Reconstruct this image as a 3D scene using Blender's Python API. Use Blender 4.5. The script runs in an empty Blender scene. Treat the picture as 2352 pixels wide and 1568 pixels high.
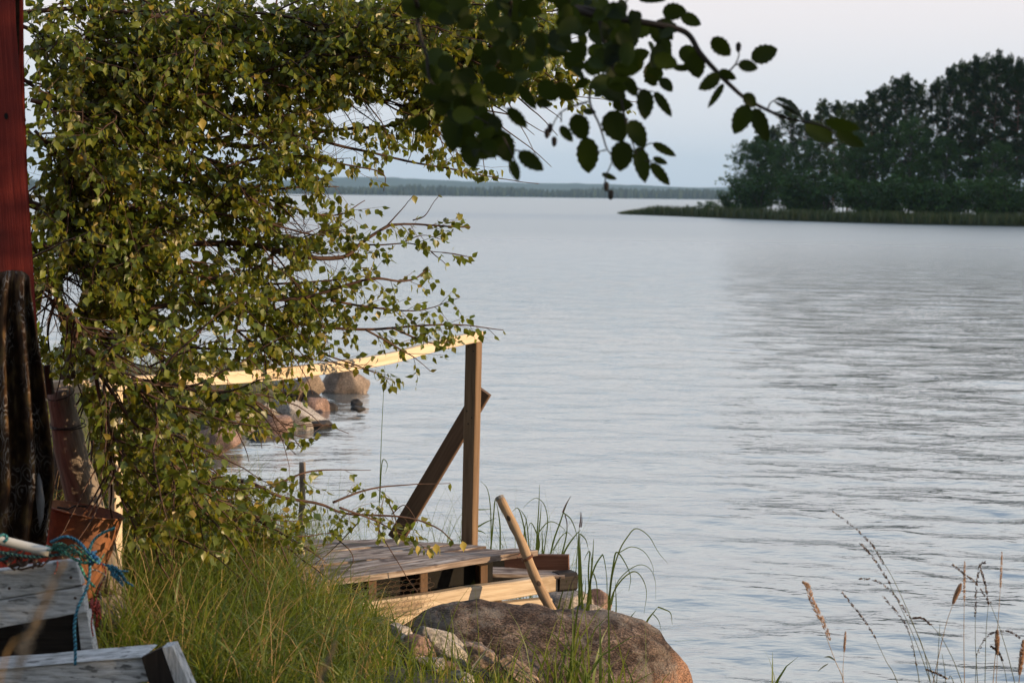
import bpy, math, random
import numpy as np
from mathutils import Vector, Matrix, noise as mnoise

# ------------------------------------------------------------------ camera
H = 2.1
F_PX = 1600.0
TILT = math.radians(5.2)
ROLL = math.radians(0.75)
sc = bpy.context.scene
COL = sc.collection
cam_pos = np.array([0.0, 0.0, H])
_F = np.array([0, math.cos(TILT), -math.sin(TILT)])
_R = np.array([1.0, 0, 0])
_U = np.cross(_R, _F)
CR = _R * math.cos(ROLL) + _U * math.sin(ROLL)
CU = -_R * math.sin(ROLL) + _U * math.cos(ROLL)
cd = bpy.data.cameras.new("camera")
cd.sensor_width = 36.0
cd.lens = F_PX / 1024 * 36.0
cd.clip_start = 0.05
cd.clip_end = 40000
cd.dof.use_dof = True
cd.dof.focus_distance = 6.9
cd.dof.aperture_fstop = 5.6
cam = bpy.data.objects.new("camera", cd)
COL.objects.link(cam)
cam.matrix_world = Matrix(((CR[0], CU[0], -_F[0], 0), (CR[1], CU[1], -_F[1], 0), (CR[2], CU[2], -_F[2], H), (0, 0, 0, 1)))
sc.camera = cam

# ------------------------------------------------------------------ world, sun, exposure
SUN_EL = math.radians(9.0)
SUN_AZ = np.array([0.965, -0.26])          # ground direction towards the sun
w = bpy.data.worlds.new("World")
sc.world = w
w.use_nodes = True
nt = w.node_tree
for n in list(nt.nodes):
    nt.nodes.remove(n)
out = nt.nodes.new("ShaderNodeOutputWorld")
bg = nt.nodes.new("ShaderNodeBackground")
sky = nt.nodes.new("ShaderNodeTexSky")
sky.sky_type = 'NISHITA'
sky.sun_disc = False
sky.sun_elevation = SUN_EL
sky.sun_rotation = math.atan2(SUN_AZ[0], SUN_AZ[1])
sky.air_density = 1.0
sky.dust_density = 3.0
sky.ozone_density = 1.5
tc = nt.nodes.new("ShaderNodeTexCoord")
sp = nt.nodes.new("ShaderNodeSeparateXYZ")
nt.links.new(tc.outputs["Generated"], sp.inputs[0])
rmp = nt.nodes.new("ShaderNodeValToRGB")   # thin even cloud veil over the sky
rmp.color_ramp.interpolation = 'EASE'
els = rmp.color_ramp.elements
els[0].position = 0.0
els[0].color = (0.60, 0.65, 0.73, 1)
els[1].position = 1.0
els[1].color = (0.38, 0.47, 0.63, 1)
for p, c in ((0.055, (0.70, 0.705, 0.745, 1)), (0.125, (0.81, 0.745, 0.75, 1)), (0.30, (1.06, 1.02, 1.0, 1)), (0.42, (0.84, 0.87, 0.92, 1)), (0.6, (0.44, 0.54, 0.70, 1))):
    e = els.new(p)
    e.color = c
nt.links.new(sp.outputs[2], rmp.inputs[0])
sm = nt.nodes.new("ShaderNodeMix")
sm.data_type = 'RGBA'
sm.blend_type = 'MULTIPLY'
sm.inputs[0].default_value = 1.0
nt.links.new(sky.outputs[0], sm.inputs[6])
sm.inputs[7].default_value = (0.12, 0.12, 0.12, 1)
mx = nt.nodes.new("ShaderNodeMix")
mx.data_type = 'RGBA'
mx.inputs[0].default_value = 0.85
nt.links.new(sm.outputs[2], mx.inputs[6])
nt.links.new(rmp.outputs[0], mx.inputs[7])
nt.links.new(mx.outputs[2], bg.inputs[0])
bg.inputs[1].default_value = 1.0
nt.links.new(bg.outputs[0], out.inputs[0])

sl = bpy.data.lights.new("sun", 'SUN')
sl.energy = 5.0
sl.angle = math.radians(0.6)
sl.color = (1.0, 0.71, 0.42)
sun = bpy.data.objects.new("sun", sl)
COL.objects.link(sun)
_sd = Vector((SUN_AZ[0] * math.cos(SUN_EL), SUN_AZ[1] * math.cos(SUN_EL), math.sin(SUN_EL)))
sun.rotation_euler = _sd.to_track_quat('Z', 'Y').to_euler()
sun.location = (30, -10, 20)
sc.view_settings.view_transform = 'Standard'
sc.view_settings.look = 'None'
sc.view_settings.exposure = 0.45
sc.view_settings.gamma = 1.0
sc.cycles.max_bounces = 6
sc.cycles.diffuse_bounces = 3
sc.cycles.glossy_bounces = 3
sc.cycles.transmission_bounces = 4
sc.cycles.transparent_max_bounces = 8
sc.cycles.volume_bounces = 0
sc.cycles.caustics_reflective = False
sc.cycles.caustics_refractive = False

# ------------------------------------------------------------------ pixel -> place (survey of the photograph)
def ray(x, y):
    """x, y on a 2352 x 1568 print of the photograph -> view direction."""
    u = (x * 1024 / 2352 - 512) / F_PX
    v = -(y * 1024 / 2352 - 341.3) / F_PX
    return _F + CR * u + CU * v

def D(x, y, dist):
    d = ray(x, y)
    return cam_pos + d * (dist / d[1])

def G(x, y, z):
    d = ray(x, y)
    return cam_pos + d * ((z - H) / d[2])

def proj(P):
    q = np.asarray(P) - cam_pos
    zf = q @ _F
    u = (q @ CR) / zf * F_PX + 512
    v = 341.3 - (q @ CU) / zf * F_PX
    return np.stack([u * 2352 / 1024, v * 2352 / 1024], -1)

def M_PER(dist, px=1.0):
    return px * 1024 / 2352 * dist / F_PX

# ------------------------------------------------------------------ object helpers
def tag(o, label=None, cat=None, group=None, kind=None):
    if label: o['label'] = label
    if cat: o['category'] = cat
    if group: o['group'] = group
    if kind: o['kind'] = kind
    return o

def empty(name, loc, label=None, cat=None, group=None):
    o = bpy.data.objects.new(name, None)
    o.empty_display_size = 0.1
    o.location = tuple(loc)
    COL.objects.link(o)
    return tag(o, label, cat, group)

class MB:
    """Collects vertices / faces with a per-vertex 'lc' (local coordinate) and a per-face 'rnd'."""
    def __init__(self):
        self.v = []; self.f = []; self.lc = []; self.r = []; self.m = []
    def add(self, V, Fs, lc=None, rnd=0.5, mat=0):
        b = len(self.v)
        V = [tuple(map(float, p)) for p in V]
        self.v += V
        self.lc += [tuple(map(float, p)) for p in (lc if lc is not None else V)]
        for f in Fs:
            self.f.append(tuple(i + b for i in f)); self.r.append(rnd); self.m.append(mat)
    def build(self, name, mats, parent=None, smooth=False, origin=None):
        me = bpy.data.meshes.new(name)
        V = np.array(self.v, dtype=float)
        base = np.zeros(3)
        if parent is not None:
            base = np.array(parent.matrix_basis.translation)
            p = parent.parent
            while p is not None:
                base = base + np.array(p.matrix_basis.translation); p = p.parent
        off = base if origin is None else np.array(origin, float)
        me.from_pydata([tuple(p) for p in (V - off)], [], self.f)
        if not isinstance(mats, (list, tuple)): mats = [mats]
        for m in mats: me.materials.append(m)
        me.polygons.foreach_set("material_index", self.m)
        a = me.attributes.new("lc", 'FLOAT_VECTOR', 'POINT')
        a.data.foreach_set("vector", np.array(self.lc, dtype=np.float32).ravel())
        a = me.attributes.new("rnd", 'FLOAT', 'FACE')
        a.data.foreach_set("value", np.array(self.r, dtype=np.float32))
        if smooth:
            me.polygons.foreach_set("use_smooth", [True] * len(self.f))
        me.update()
        o = bpy.data.objects.new(name, me)
        COL.objects.link(o)
        if parent is not None:
            o.parent = parent
            if origin is not None: o.location = tuple(off - base)
        else:
            o.location = tuple(off if origin is not None else (0, 0, 0))
        return o

def fast_mesh(name, V, quads, mats, rnd=None, parent=None, smooth=False, midx=None):
    """V (n,3); quads: (m,k) int array."""
    base = np.zeros(3)
    if parent is not None: base = np.array(parent.matrix_basis.translation)
    V = np.asarray(V, float) - base
    me = bpy.data.meshes.new(name)
    m, k = quads.shape
    me.vertices.add(len(V)); me.vertices.foreach_set("co", V.astype(np.float32).ravel())
    me.loops.add(m * k); me.loops.foreach_set("vertex_index", quads.astype(np.int32).ravel())
    me.polygons.add(m); me.polygons.foreach_set("loop_start", np.arange(0, m * k, k, dtype=np.int32))
    if not isinstance(mats, (list, tuple)): mats = [mats]
    for q in mats: me.materials.append(q)
    if midx is not None: me.polygons.foreach_set("material_index", midx.astype(np.int32))
    if smooth: me.polygons.foreach_set("use_smooth", np.ones(m, bool))
    if rnd is not None:
        a = me.attributes.new("rnd", 'FLOAT', 'FACE'); a.data.foreach_set("value", np.asarray(rnd, np.float32))
    me.update(calc_edges=True)
    me.validate()
    o = bpy.data.objects.new(name, me)
    COL.objects.link(o)
    if parent is not None: o.parent = parent
    return o

def nrm(v):
    v = np.asarray(v, float)
    return v / (np.linalg.norm(v) + 1e-12)

def add_board(mb, p0, p1, wdir, wd, th, n=8, ch=0.004, wob=0.0, seed=0, rnd=0.5, wd1=None, mat=0):
    """Chamfered timber from p0 to p1; wd along wdir, th along the third axis."""
    p0 = np.asarray(p0, float); p1 = np.asarray(p1, float)
    t = nrm(p1 - p0); a = np.asarray(wdir, float); a = nrm(a - t * (a @ t)); b = np.cross(t, a)
    L = np.linalg.norm(p1 - p0); rs = random.Random(seed); V = []; lc = []; Fs = []
    ox, oy, oz = rs.uniform(0, 50), rs.uniform(0, 50), rs.uniform(0, 50)
    for i in range(n + 1):
        s = i / n
        w_ = (wd if wd1 is None else wd + (wd1 - wd) * s) / 2; h_ = th / 2
        c = p0 + (p1 - p0) * s + a * rs.uniform(-wob, wob) + b * rs.uniform(-wob, wob)
        for (x, y) in ((-w_ + ch, -h_), (w_ - ch, -h_), (w_, -h_ + ch), (w_, h_ - ch), (w_ - ch, h_), (-w_ + ch, h_), (-w_, h_ - ch), (-w_, -h_ + ch)):
            V.append(c + a * x + b * y); lc.append((s * L + ox, x + oy, y + oz))
    for i in range(n):
        for j in range(8):
            k = (j + 1) % 8
            Fs.append((i * 8 + j, i * 8 + k, i * 8 + 8 + k, i * 8 + 8 + j))
    Fs.append(tuple(range(7, -1, -1))); Fs.append(tuple(n * 8 + j for j in range(8)))
    mb.add(V, Fs, lc, rnd, mat)

def add_path_board(mb, pts, a_dir, wd, th, seed=0):
    """Timber following a bent path; wd along a_dir, th across."""
    pts = [np.asarray(p, float) for p in pts]; V = []; lc = []; Fs = []; s = 0
    ch = 0.003
    for i, p in enumerate(pts):
        t = nrm(pts[min(i + 1, len(pts) - 1)] - pts[max(i - 1, 0)])
        a = np.asarray(a_dir, float); a = nrm(a - t * (a @ t)); b = np.cross(t, a)
        if i: s += np.linalg.norm(p - pts[i - 1])
        w_, h_ = wd / 2, th / 2
        for (x, y) in ((-w_ + ch, -h_), (w_ - ch, -h_), (w_, -h_ + ch), (w_, h_ - ch), (w_ - ch, h_), (-w_ + ch, h_), (-w_, h_ - ch), (-w_, -h_ + ch)):
            V.append(p + a * x + b * y); lc.append((s + seed, x, y))
    n = len(pts) - 1
    for i in range(n):
        for j in range(8):
            k = (j + 1) % 8
            Fs.append((i * 8 + j, i * 8 + k, i * 8 + 8 + k, i * 8 + 8 + j))
    Fs.append(tuple(range(7, -1, -1))); Fs.append(tuple(n * 8 + j for j in range(8)))
    mb.add(V, Fs, lc)

def smooth_path(pts, n):
    """Catmull-Rom through pts -> n+1 points."""
    P = np.array(pts, float)
    P = np.vstack([2 * P[0] - P[1], P, 2 * P[-1] - P[-2]])
    m = len(P) - 3; outp = []
    for i in range(n + 1):
        x = i / n * m; k = min(int(x), m - 1); t = x - k
        a, b, c, d = P[k], P[k + 1], P[k + 2], P[k + 3]
        outp.append(0.5 * ((2 * b) + (-a + c) * t + (2 * a - 5 * b + 4 * c - d) * t * t + (-a + 3 * b - 3 * c + d) * t ** 3))
    return np.array(outp)

def add_tube(mb, pts, radii, seg=6, cap=True, rnd=0.5, lump=0.0, seed=0, mat=0):
    P = np.asarray(pts, float); n = len(P)
    if np.isscalar(radii): radii = [radii] * n
    rs = random.Random(seed)
    T = np.gradient(P, axis=0)
    up = np.array([0, 0, 1.0]) if abs(nrm(T[0])[2]) < 0.9 else np.array([1.0, 0, 0])
    V = []; lc = []; Fs = []; s = 0
    for i in range(n):
        t = nrm(T[i]); a = nrm(up - t * (up @ t)); b = np.cross(t, a); up = a
        if i: s += np.linalg.norm(P[i] - P[i - 1])
        for j in range(seg):
            an = 2 * math.pi * j / seg; r = radii[i] * (1 + lump * rs.uniform(-1, 1))
            V.append(P[i] + a * math.cos(an) * r + b * math.sin(an) * r); lc.append((s + seed, math.cos(an) * r, math.sin(an) * r))
    for i in range(n - 1):
        for j in range(seg):
            k = (j + 1) % seg
            Fs.append((i * seg + j, i * seg + k, (i + 1) * seg + k, (i + 1) * seg + j))
    if cap:
        Fs.append(tuple(range(seg - 1, -1, -1))); Fs.append(tuple((n - 1) * seg + j for j in range(seg)))
    mb.add(V, Fs, lc, rnd, mat)

def add_prism(mb, poly, depth_vec, n_edge=1, lc_axes=None, rnd=0.5):
    """Extrude a flat polygon of world points by depth_vec."""
    P = [np.asarray(p, float) for p in poly]; d = np.asarray(depth_vec, float); n = len(P)
    V = P + [p + d for p in P]
    if lc_axes is None: lc = V
    else:
        A, B, C = [nrm(q) for q in lc_axes]; lc = [(p @ A, p @ B, p @ C) for p in V]
    Fs = [tuple(range(n)), tuple(range(2 * n - 1, n - 1, -1))] + [((i + 1) % n, i, n + i, n + (i + 1) % n) for i in range(n)]
    mb.add(V, Fs, lc, rnd)

# ------------------------------------------------------------------ materials
def new_mat(name):
    m = bpy.data.materials.new(name); m.use_nodes = True
    n = m.node_tree.nodes; l = m.node_tree.links
    return m, n, l, n["Principled BSDF"]

def ramp(n, stops, interp='LINEAR'):
    r = n.new("ShaderNodeValToRGB"); r.color_ramp.interpolation = interp
    e = r.color_ramp.elements
    e[0].position = stops[0][0]; e[0].color = (*stops[0][1], 1)
    e[1].position = stops[-1][0]; e[1].color = (*stops[-1][1], 1)
    for p, c in stops[1:-1]:
        q = e.new(p); q.color = (*c, 1)
    return r

def attr(n, name):
    a = n.new("ShaderNodeAttribute"); a.attribute_name = name; return a

def wood_mat(name, c0, c1, c2, grain=(1.2, 26, 26), rough=0.75, bump=0.25, blotch=None, spots=None):
    m, n, l, b = new_mat(name)
    a = attr(n, "lc")
    mp = n.new("ShaderNodeMapping"); mp.inputs[3].default_value = grain
    l.new(a.outputs["Vector"], mp.inputs[0])
    t = n.new("ShaderNodeTexNoise"); t.inputs["Scale"].default_value = 3.0; t.inputs["Detail"].default_value = 6; t.inputs["Roughness"].default_value = 0.65
    l.new(mp.outputs[0], t.inputs[0])
    r = ramp(n, [(0.30, c0), (0.5, c1), (0.70, c2)]); l.new(t.outputs[0], r.inputs[0])
    col = r.outputs[0]
    if blotch:
        t2 = n.new("ShaderNodeTexNoise"); t2.inputs["Scale"].default_value = blotch[1]; t2.inputs["Detail"].default_value = 5
        mp2 = n.new("ShaderNodeMapping"); mp2.inputs[3].default_value = (1, 2.2, 2.2); l.new(a.outputs["Vector"], mp2.inputs[0])
        l.new(mp2.outputs[0], t2.inputs[0])
        r2 = ramp(n, [(blotch[2], (0, 0, 0)), (blotch[3], (1, 1, 1))]); l.new(t2.outputs[0], r2.inputs[0])
        x = n.new("ShaderNodeMix"); x.data_type = 'RGBA'; l.new(r2.outputs[0], x.inputs[0]); l.new(col, x.inputs[6]); x.inputs[7].default_value = (*blotch[0], 1)
        col = x.outputs[2]
    if spots:
        v = n.new("ShaderNodeTexVoronoi"); v.inputs["Scale"].default_value = spots[1]
        mp3 = n.new("ShaderNodeMapping"); mp3.inputs[3].default_value = (1, 1.4, 1.4); l.new(a.outputs["Vector"], mp3.inputs[0]); l.new(mp3.outputs[0], v.inputs[0])
        r3 = ramp(n, [(spots[2], (1, 1, 1)), (spots[2] + 0.05, (0, 0, 0))]); l.new(v.outputs["Distance"], r3.inputs[0])
        x = n.new("ShaderNodeMix"); x.data_type = 'RGBA'; l.new(r3.outputs[0], x.inputs[0]); l.new(col, x.inputs[6]); x.inputs[7].default_value = (*spots[0], 1)
        col = x.outputs[2]
    l.new(col, b.inputs["Base Color"]); b.inputs["Roughness"].default_value = rough
    b.inputs["Specular IOR Level"].default_value = 0.25
    bp = n.new("ShaderNodeBump"); bp.inputs["Strength"].default_value = bump; bp.inputs["Distance"].default_value = 0.006
    l.new(t.outputs[0], bp.inputs["Height"]); l.new(bp.outputs[0], b.inputs["Normal"])
    return m

def leaf_mat(name, stops, trans=0.4, tcol=(0.30, 0.30, 0.03), rough=0.45, spec=0.35):
    m, n, l, b = new_mat(name)
    a = attr(n, "rnd"); r = ramp(n, stops); l.new(a.outputs["Fac"], r.inputs[0])
    l.new(r.outputs[0], b.inputs["Base Color"]); b.inputs["Roughness"].default_value = rough
    b.inputs["Specular IOR Level"].default_value = spec
    tr = n.new("ShaderNodeBsdfTranslucent")
    x = n.new("ShaderNodeMix"); x.data_type = 'RGBA'; x.blend_type = 'MIX'; x.inputs[0].default_value = 0.6
    l.new(r.outputs[0], x.inputs[6]); x.inputs[7].default_value = (*tcol, 1); l.new(x.outputs[2], tr.inputs[0])
    ms = n.new("ShaderNodeMixShader"); ms.inputs[0].default_value = trans
    l.new(b.outputs[0], ms.inputs[1]); l.new(tr.outputs[0], ms.inputs[2])
    l.new(ms.outputs[0], n["Material Output"].inputs[0])
    return m

def rock_mat(name, c0, c1, c2, scale=6.0, lichen=None, speck=True, bump=0.5):
    m, n, l, b = new_mat(name)
    t0 = n.new("ShaderNodeTexCoord")
    t = n.new("ShaderNodeTexNoise"); t.inputs["Scale"].default_value = scale; t.inputs["Detail"].default_value = 9; t.inputs["Roughness"].default_value = 0.7
    l.new(t0.outputs["Object"], t.inputs[0])
    r = ramp(n, [(0.32, c0), (0.5, c1), (0.68, c2)]); l.new(t.outputs[0], r.inputs[0]); col = r.outputs[0]
    s = n.new("ShaderNodeTexNoise"); s.inputs["Scale"].default_value = 90; s.inputs["Detail"].default_value = 3; l.new(t0.outputs["Object"], s.inputs[0])
    if speck:
        rr = ramp(n, [(0.35, (0.45, 0.45, 0.45)), (0.5, (1, 1, 1)), (0.66, (1.6, 1.5, 1.45))]); l.new(s.outputs[0], rr.inputs[0])
        x = n.new("ShaderNodeMix"); x.data_type = 'RGBA'; x.blend_type = 'MULTIPLY'; x.inputs[0].default_value = 0.8
        l.new(col, x.inputs[6]); l.new(rr.outputs[0], x.inputs[7]); col = x.outputs[2]
    if lichen:
        t2 = n.new("ShaderNodeTexNoise"); t2.inputs["Scale"].default_value = lichen[1]; t2.inputs["Detail"].default_value = 7; t2.inputs["Roughness"].default_value = 0.7; l.new(t0.outputs["Object"], t2.inputs[0])
        r2 = ramp(n, [(lichen[2], (0, 0, 0)), (lichen[3], (1, 1, 1))]); l.new(t2.outputs[0], r2.inputs[0])
        x = n.new("ShaderNodeMix"); x.data_type = 'RGBA'; l.new(r2.outputs[0], x.inputs[0]); l.new(col, x.inputs[6]); x.inputs[7].default_value = (*lichen[0], 1); col = x.outputs[2]
    l.new(col, b.inputs["Base Color"]); b.inputs["Roughness"].default_value = 0.85; b.inputs["Specular IOR Level"].default_value = 0.2
    ad = n.new("ShaderNodeMath"); ad.operation = 'MULTIPLY_ADD'; ad.inputs[1].default_value = 0.25
    l.new(s.outputs[0], ad.inputs[0]); l.new(t.outputs[0], ad.inputs[2])
    bp = n.new("ShaderNodeBump"); bp.inputs["Strength"].default_value = bump; bp.inputs["Distance"].default_value = 0.02
    l.new(ad.outputs[0], bp.inputs["Height"]); l.new(bp.outputs[0], b.inputs["Normal"])
    return m

def plain_mat(name, col, rough=0.6, var=0.25, scale=30, spec=0.3, metal=0.0, bump=0.15):
    m, n, l, b = new_mat(name)
    t0 = n.new("ShaderNodeTexCoord")
    t = n.new("ShaderNodeTexNoise"); t.inputs["Scale"].default_value = scale; t.inputs["Detail"].default_value = 5; l.new(t0.outputs["Object"], t.inputs[0])
    c = np.array(col); r = ramp(n, [(0.3, tuple(c * (1 - var))), (0.7, tuple(c * (1 + var)))]); l.new(t.outputs[0], r.inputs[0])
    l.new(r.outputs[0], b.inputs["Base Color"]); b.inputs["Roughness"].default_value = rough
    b.inputs["Specular IOR Level"].default_value = spec; b.inputs["Metallic"].default_value = metal
    bp = n.new("ShaderNodeBump"); bp.inputs["Strength"].default_value = bump; bp.inputs["Distance"].default_value = 0.004
    l.new(t.outputs[0], bp.inputs["Height"]); l.new(bp.outputs[0], b.inputs["Normal"])
    return m

MAT = {}
MAT['pine_new'] = wood_mat("fresh_pine", (0.52, 0.39, 0.26), (0.66, 0.54, 0.40), (0.74, 0.63, 0.49), spots=((0.38, 0.22, 0.12), 3.2, 0.05))
MAT['pine_post'] = wood_mat("weathered_timber", (0.105, 0.065, 0.038), (0.17, 0.108, 0.062), (0.23, 0.15, 0.09), spots=((0.14, 0.08, 0.04), 4.0, 0.05))
MAT['brace'] = wood_mat("brown_timber", (0.085, 0.05, 0.03), (0.12, 0.072, 0.043), (0.16, 0.095, 0.06))
MAT['deck'] = wood_mat("weathered_deck", (0.075, 0.052, 0.042), (0.27, 0.21, 0.175), (0.64, 0.56, 0.50), grain=(1.0, 13, 13), bump=0.6, blotch=((0.11, 0.078, 0.066), 6.0, 0.52, 0.58))
MAT['beam'] = wood_mat("old_beam", (0.38, 0.28, 0.19), (0.58, 0.47, 0.34), (0.68, 0.57, 0.44), spots=((0.10, 0.06, 0.04), 4.5, 0.07), blotch=((0.36, 0.27, 0.18), 4.0, 0.56, 0.66))
MAT['dark_wood'] = wood_mat("dark_and_shaded_wood", (0.012, 0.009, 0.008), (0.022, 0.017, 0.014), (0.04, 0.03, 0.024), rough=0.6)  # dark timber, also painted as shade on the bench and shed
MAT['step'] = wood_mat("red_brown_board", (0.10, 0.045, 0.03), (0.14, 0.065, 0.042), (0.19, 0.09, 0.06))
MAT['stick'] = wood_mat("peeled_pole", (0.24, 0.15, 0.085), (0.36, 0.24, 0.14), (0.44, 0.31, 0.19), spots=((0.07, 0.045, 0.03), 9, 0.10))
MAT['log'] = wood_mat("old_log", (0.10, 0.083, 0.068), (0.20, 0.165, 0.135), (0.30, 0.25, 0.20), grain=(1.5, 22, 22), bump=0.6)
MAT['grey_wood'] = wood_mat("silver_grey_wood", (0.20, 0.20, 0.195), (0.54, 0.54, 0.53), (0.72, 0.72, 0.71), grain=(5.0, 34, 34), bump=0.9, blotch=((0.16, 0.16, 0.155), 22, 0.58, 0.66))
MAT['red_paint'] = wood_mat("red_painted_board", (0.13, 0.015, 0.010), (0.22, 0.027, 0.018), (0.30, 0.046, 0.030), grain=(1.0, 45, 45), bump=0.55, rough=0.7, blotch=((0.12, 0.025, 0.02), 3.5, 0.55, 0.7))
MAT['black'] = plain_mat("opening_shade_black", (0.012, 0.011, 0.010), rough=0.9)  # near-black for the knot hole and the painted shade under the deck

# ------------------------------------------------------------------ terrain
SHORE = np.array([(9, 3.4), (5, 4.3), (3, 4.9), (1.8, 5.1), (1.05, 5.5), (0.6, 5.85), (0.2, 6.3), (-0.15, 6.75), (-0.45, 7.25), (-0.75, 7.9), (-1.6, 8.5), (-2.3, 9.2), (-2.7, 10.5), (-2.75, 12.0),
                  (-2.5, 13.2), (-2.25, 14.3), (-2.15, 15.5), (-2.2, 16.6), (-2.9, 17.0), (-3.6, 15.4), (-6, 14.2), (-12, 14.2), (-24, 18), (-40, 28), (-70, 20), (-70, -40), (60, -40), (40, 0), (20, 2.6)])
def land_sd(X, Y):
    X = np.asarray(X, float); Y = np.asarray(Y, float)
    d = np.full(X.shape, 1e9); inside = np.zeros(X.shape, bool); n = len(SHORE)
    for i in range(n):
        a = SHORE[i]; b = SHORE[(i + 1) % n]; e = b - a
        t = np.clip(((X - a[0]) * e[0] + (Y - a[1]) * e[1]) / (e @ e), 0, 1)
        d = np.minimum(d, np.hypot(X - a[0] - t * e[0], Y - a[1] - t * e[1]))
        c = ((a[1] > Y) != (b[1] > Y)) & (X < (b[0] - a[0]) * (Y - a[1]) / (b[1] - a[1] + 1e-12) + a[0])
        inside ^= c
    return np.where(inside, d, -d)

def ground_z(X, Y):
    X = np.asarray(X, float); Y = np.asarray(Y, float)
    s = land_sd(X, Y)
    z = np.where(s > 0, 0.50 * (1 - np.exp(-s / 0.7)) + 0.02, np.maximum(s * 0.45, -1.6))
    z = z + np.where(s > 0, np.clip((-X - 1.3) * 0.12, 0, 0.14) * np.clip(s, 0, 1), 0)
    z = z + 0.02 * np.sin(X * 5.1 + Y * 2.3) * np.sin(Y * 4.3 - X) * np.clip(s, 0, 1)
    return z

def axis(parts):
    o = []
    for a, b, n in parts: o += list(np.linspace(a, b, n, endpoint=False))
    return np.array(o + [parts[-1][1]])
gx = axis([(-15000, -200, 8), (-200, -20, 14), (-20, -4, 32), (-4, 3, 88), (3, 20, 34), (20, 200, 14), (200, 15000, 8)])
gy = axis([(-15000, -100, 8), (-100, -5, 14), (-5, 3, 16), (3, 10, 88), (10, 30, 60), (30, 200, 14), (200, 15000, 10)])
GX, GY = np.meshgrid(gx, gy)
GZ = ground_z(GX, GY)
far = np.hypot(GX, GY) > 60
GZ = np.where(far, np.minimum(GZ, -1.6), GZ)
nx, ny = len(gx), len(gy)
ii = (np.arange(ny - 1)[:, None] * nx + np.arange(nx - 1)[None, :]).ravel()
q = np.stack([ii, ii + 1, ii + nx + 1, ii + nx], 1)
m, n, l, b = new_mat("shore_soil")
t0 = n.new("ShaderNodeTexCoord"); t = n.new("ShaderNodeTexNoise"); t.inputs["Scale"].default_value = 5; t.inputs["Detail"].default_value = 9; l.new(t0.outputs["Object"], t.inputs[0])
r = ramp(n, [(0.35, (0.025, 0.026, 0.012)), (0.55, (0.055, 0.05, 0.025)), (0.7, (0.10, 0.085, 0.05))]); l.new(t.outputs[0], r.inputs[0]); l.new(r.outputs[0], b.inputs["Base Color"]); b.inputs["Roughness"].default_value = 0.95
bp = n.new("ShaderNodeBump"); bp.inputs["Distance"].default_value = 0.03; l.new(t.outputs[0], bp.inputs["Height"]); l.new(bp.outputs[0], b.inputs["Normal"])
tag(fast_mesh("ground", np.stack([GX.ravel(), GY.ravel(), GZ.ravel()], 1), q, m, smooth=True), kind='structure')

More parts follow.
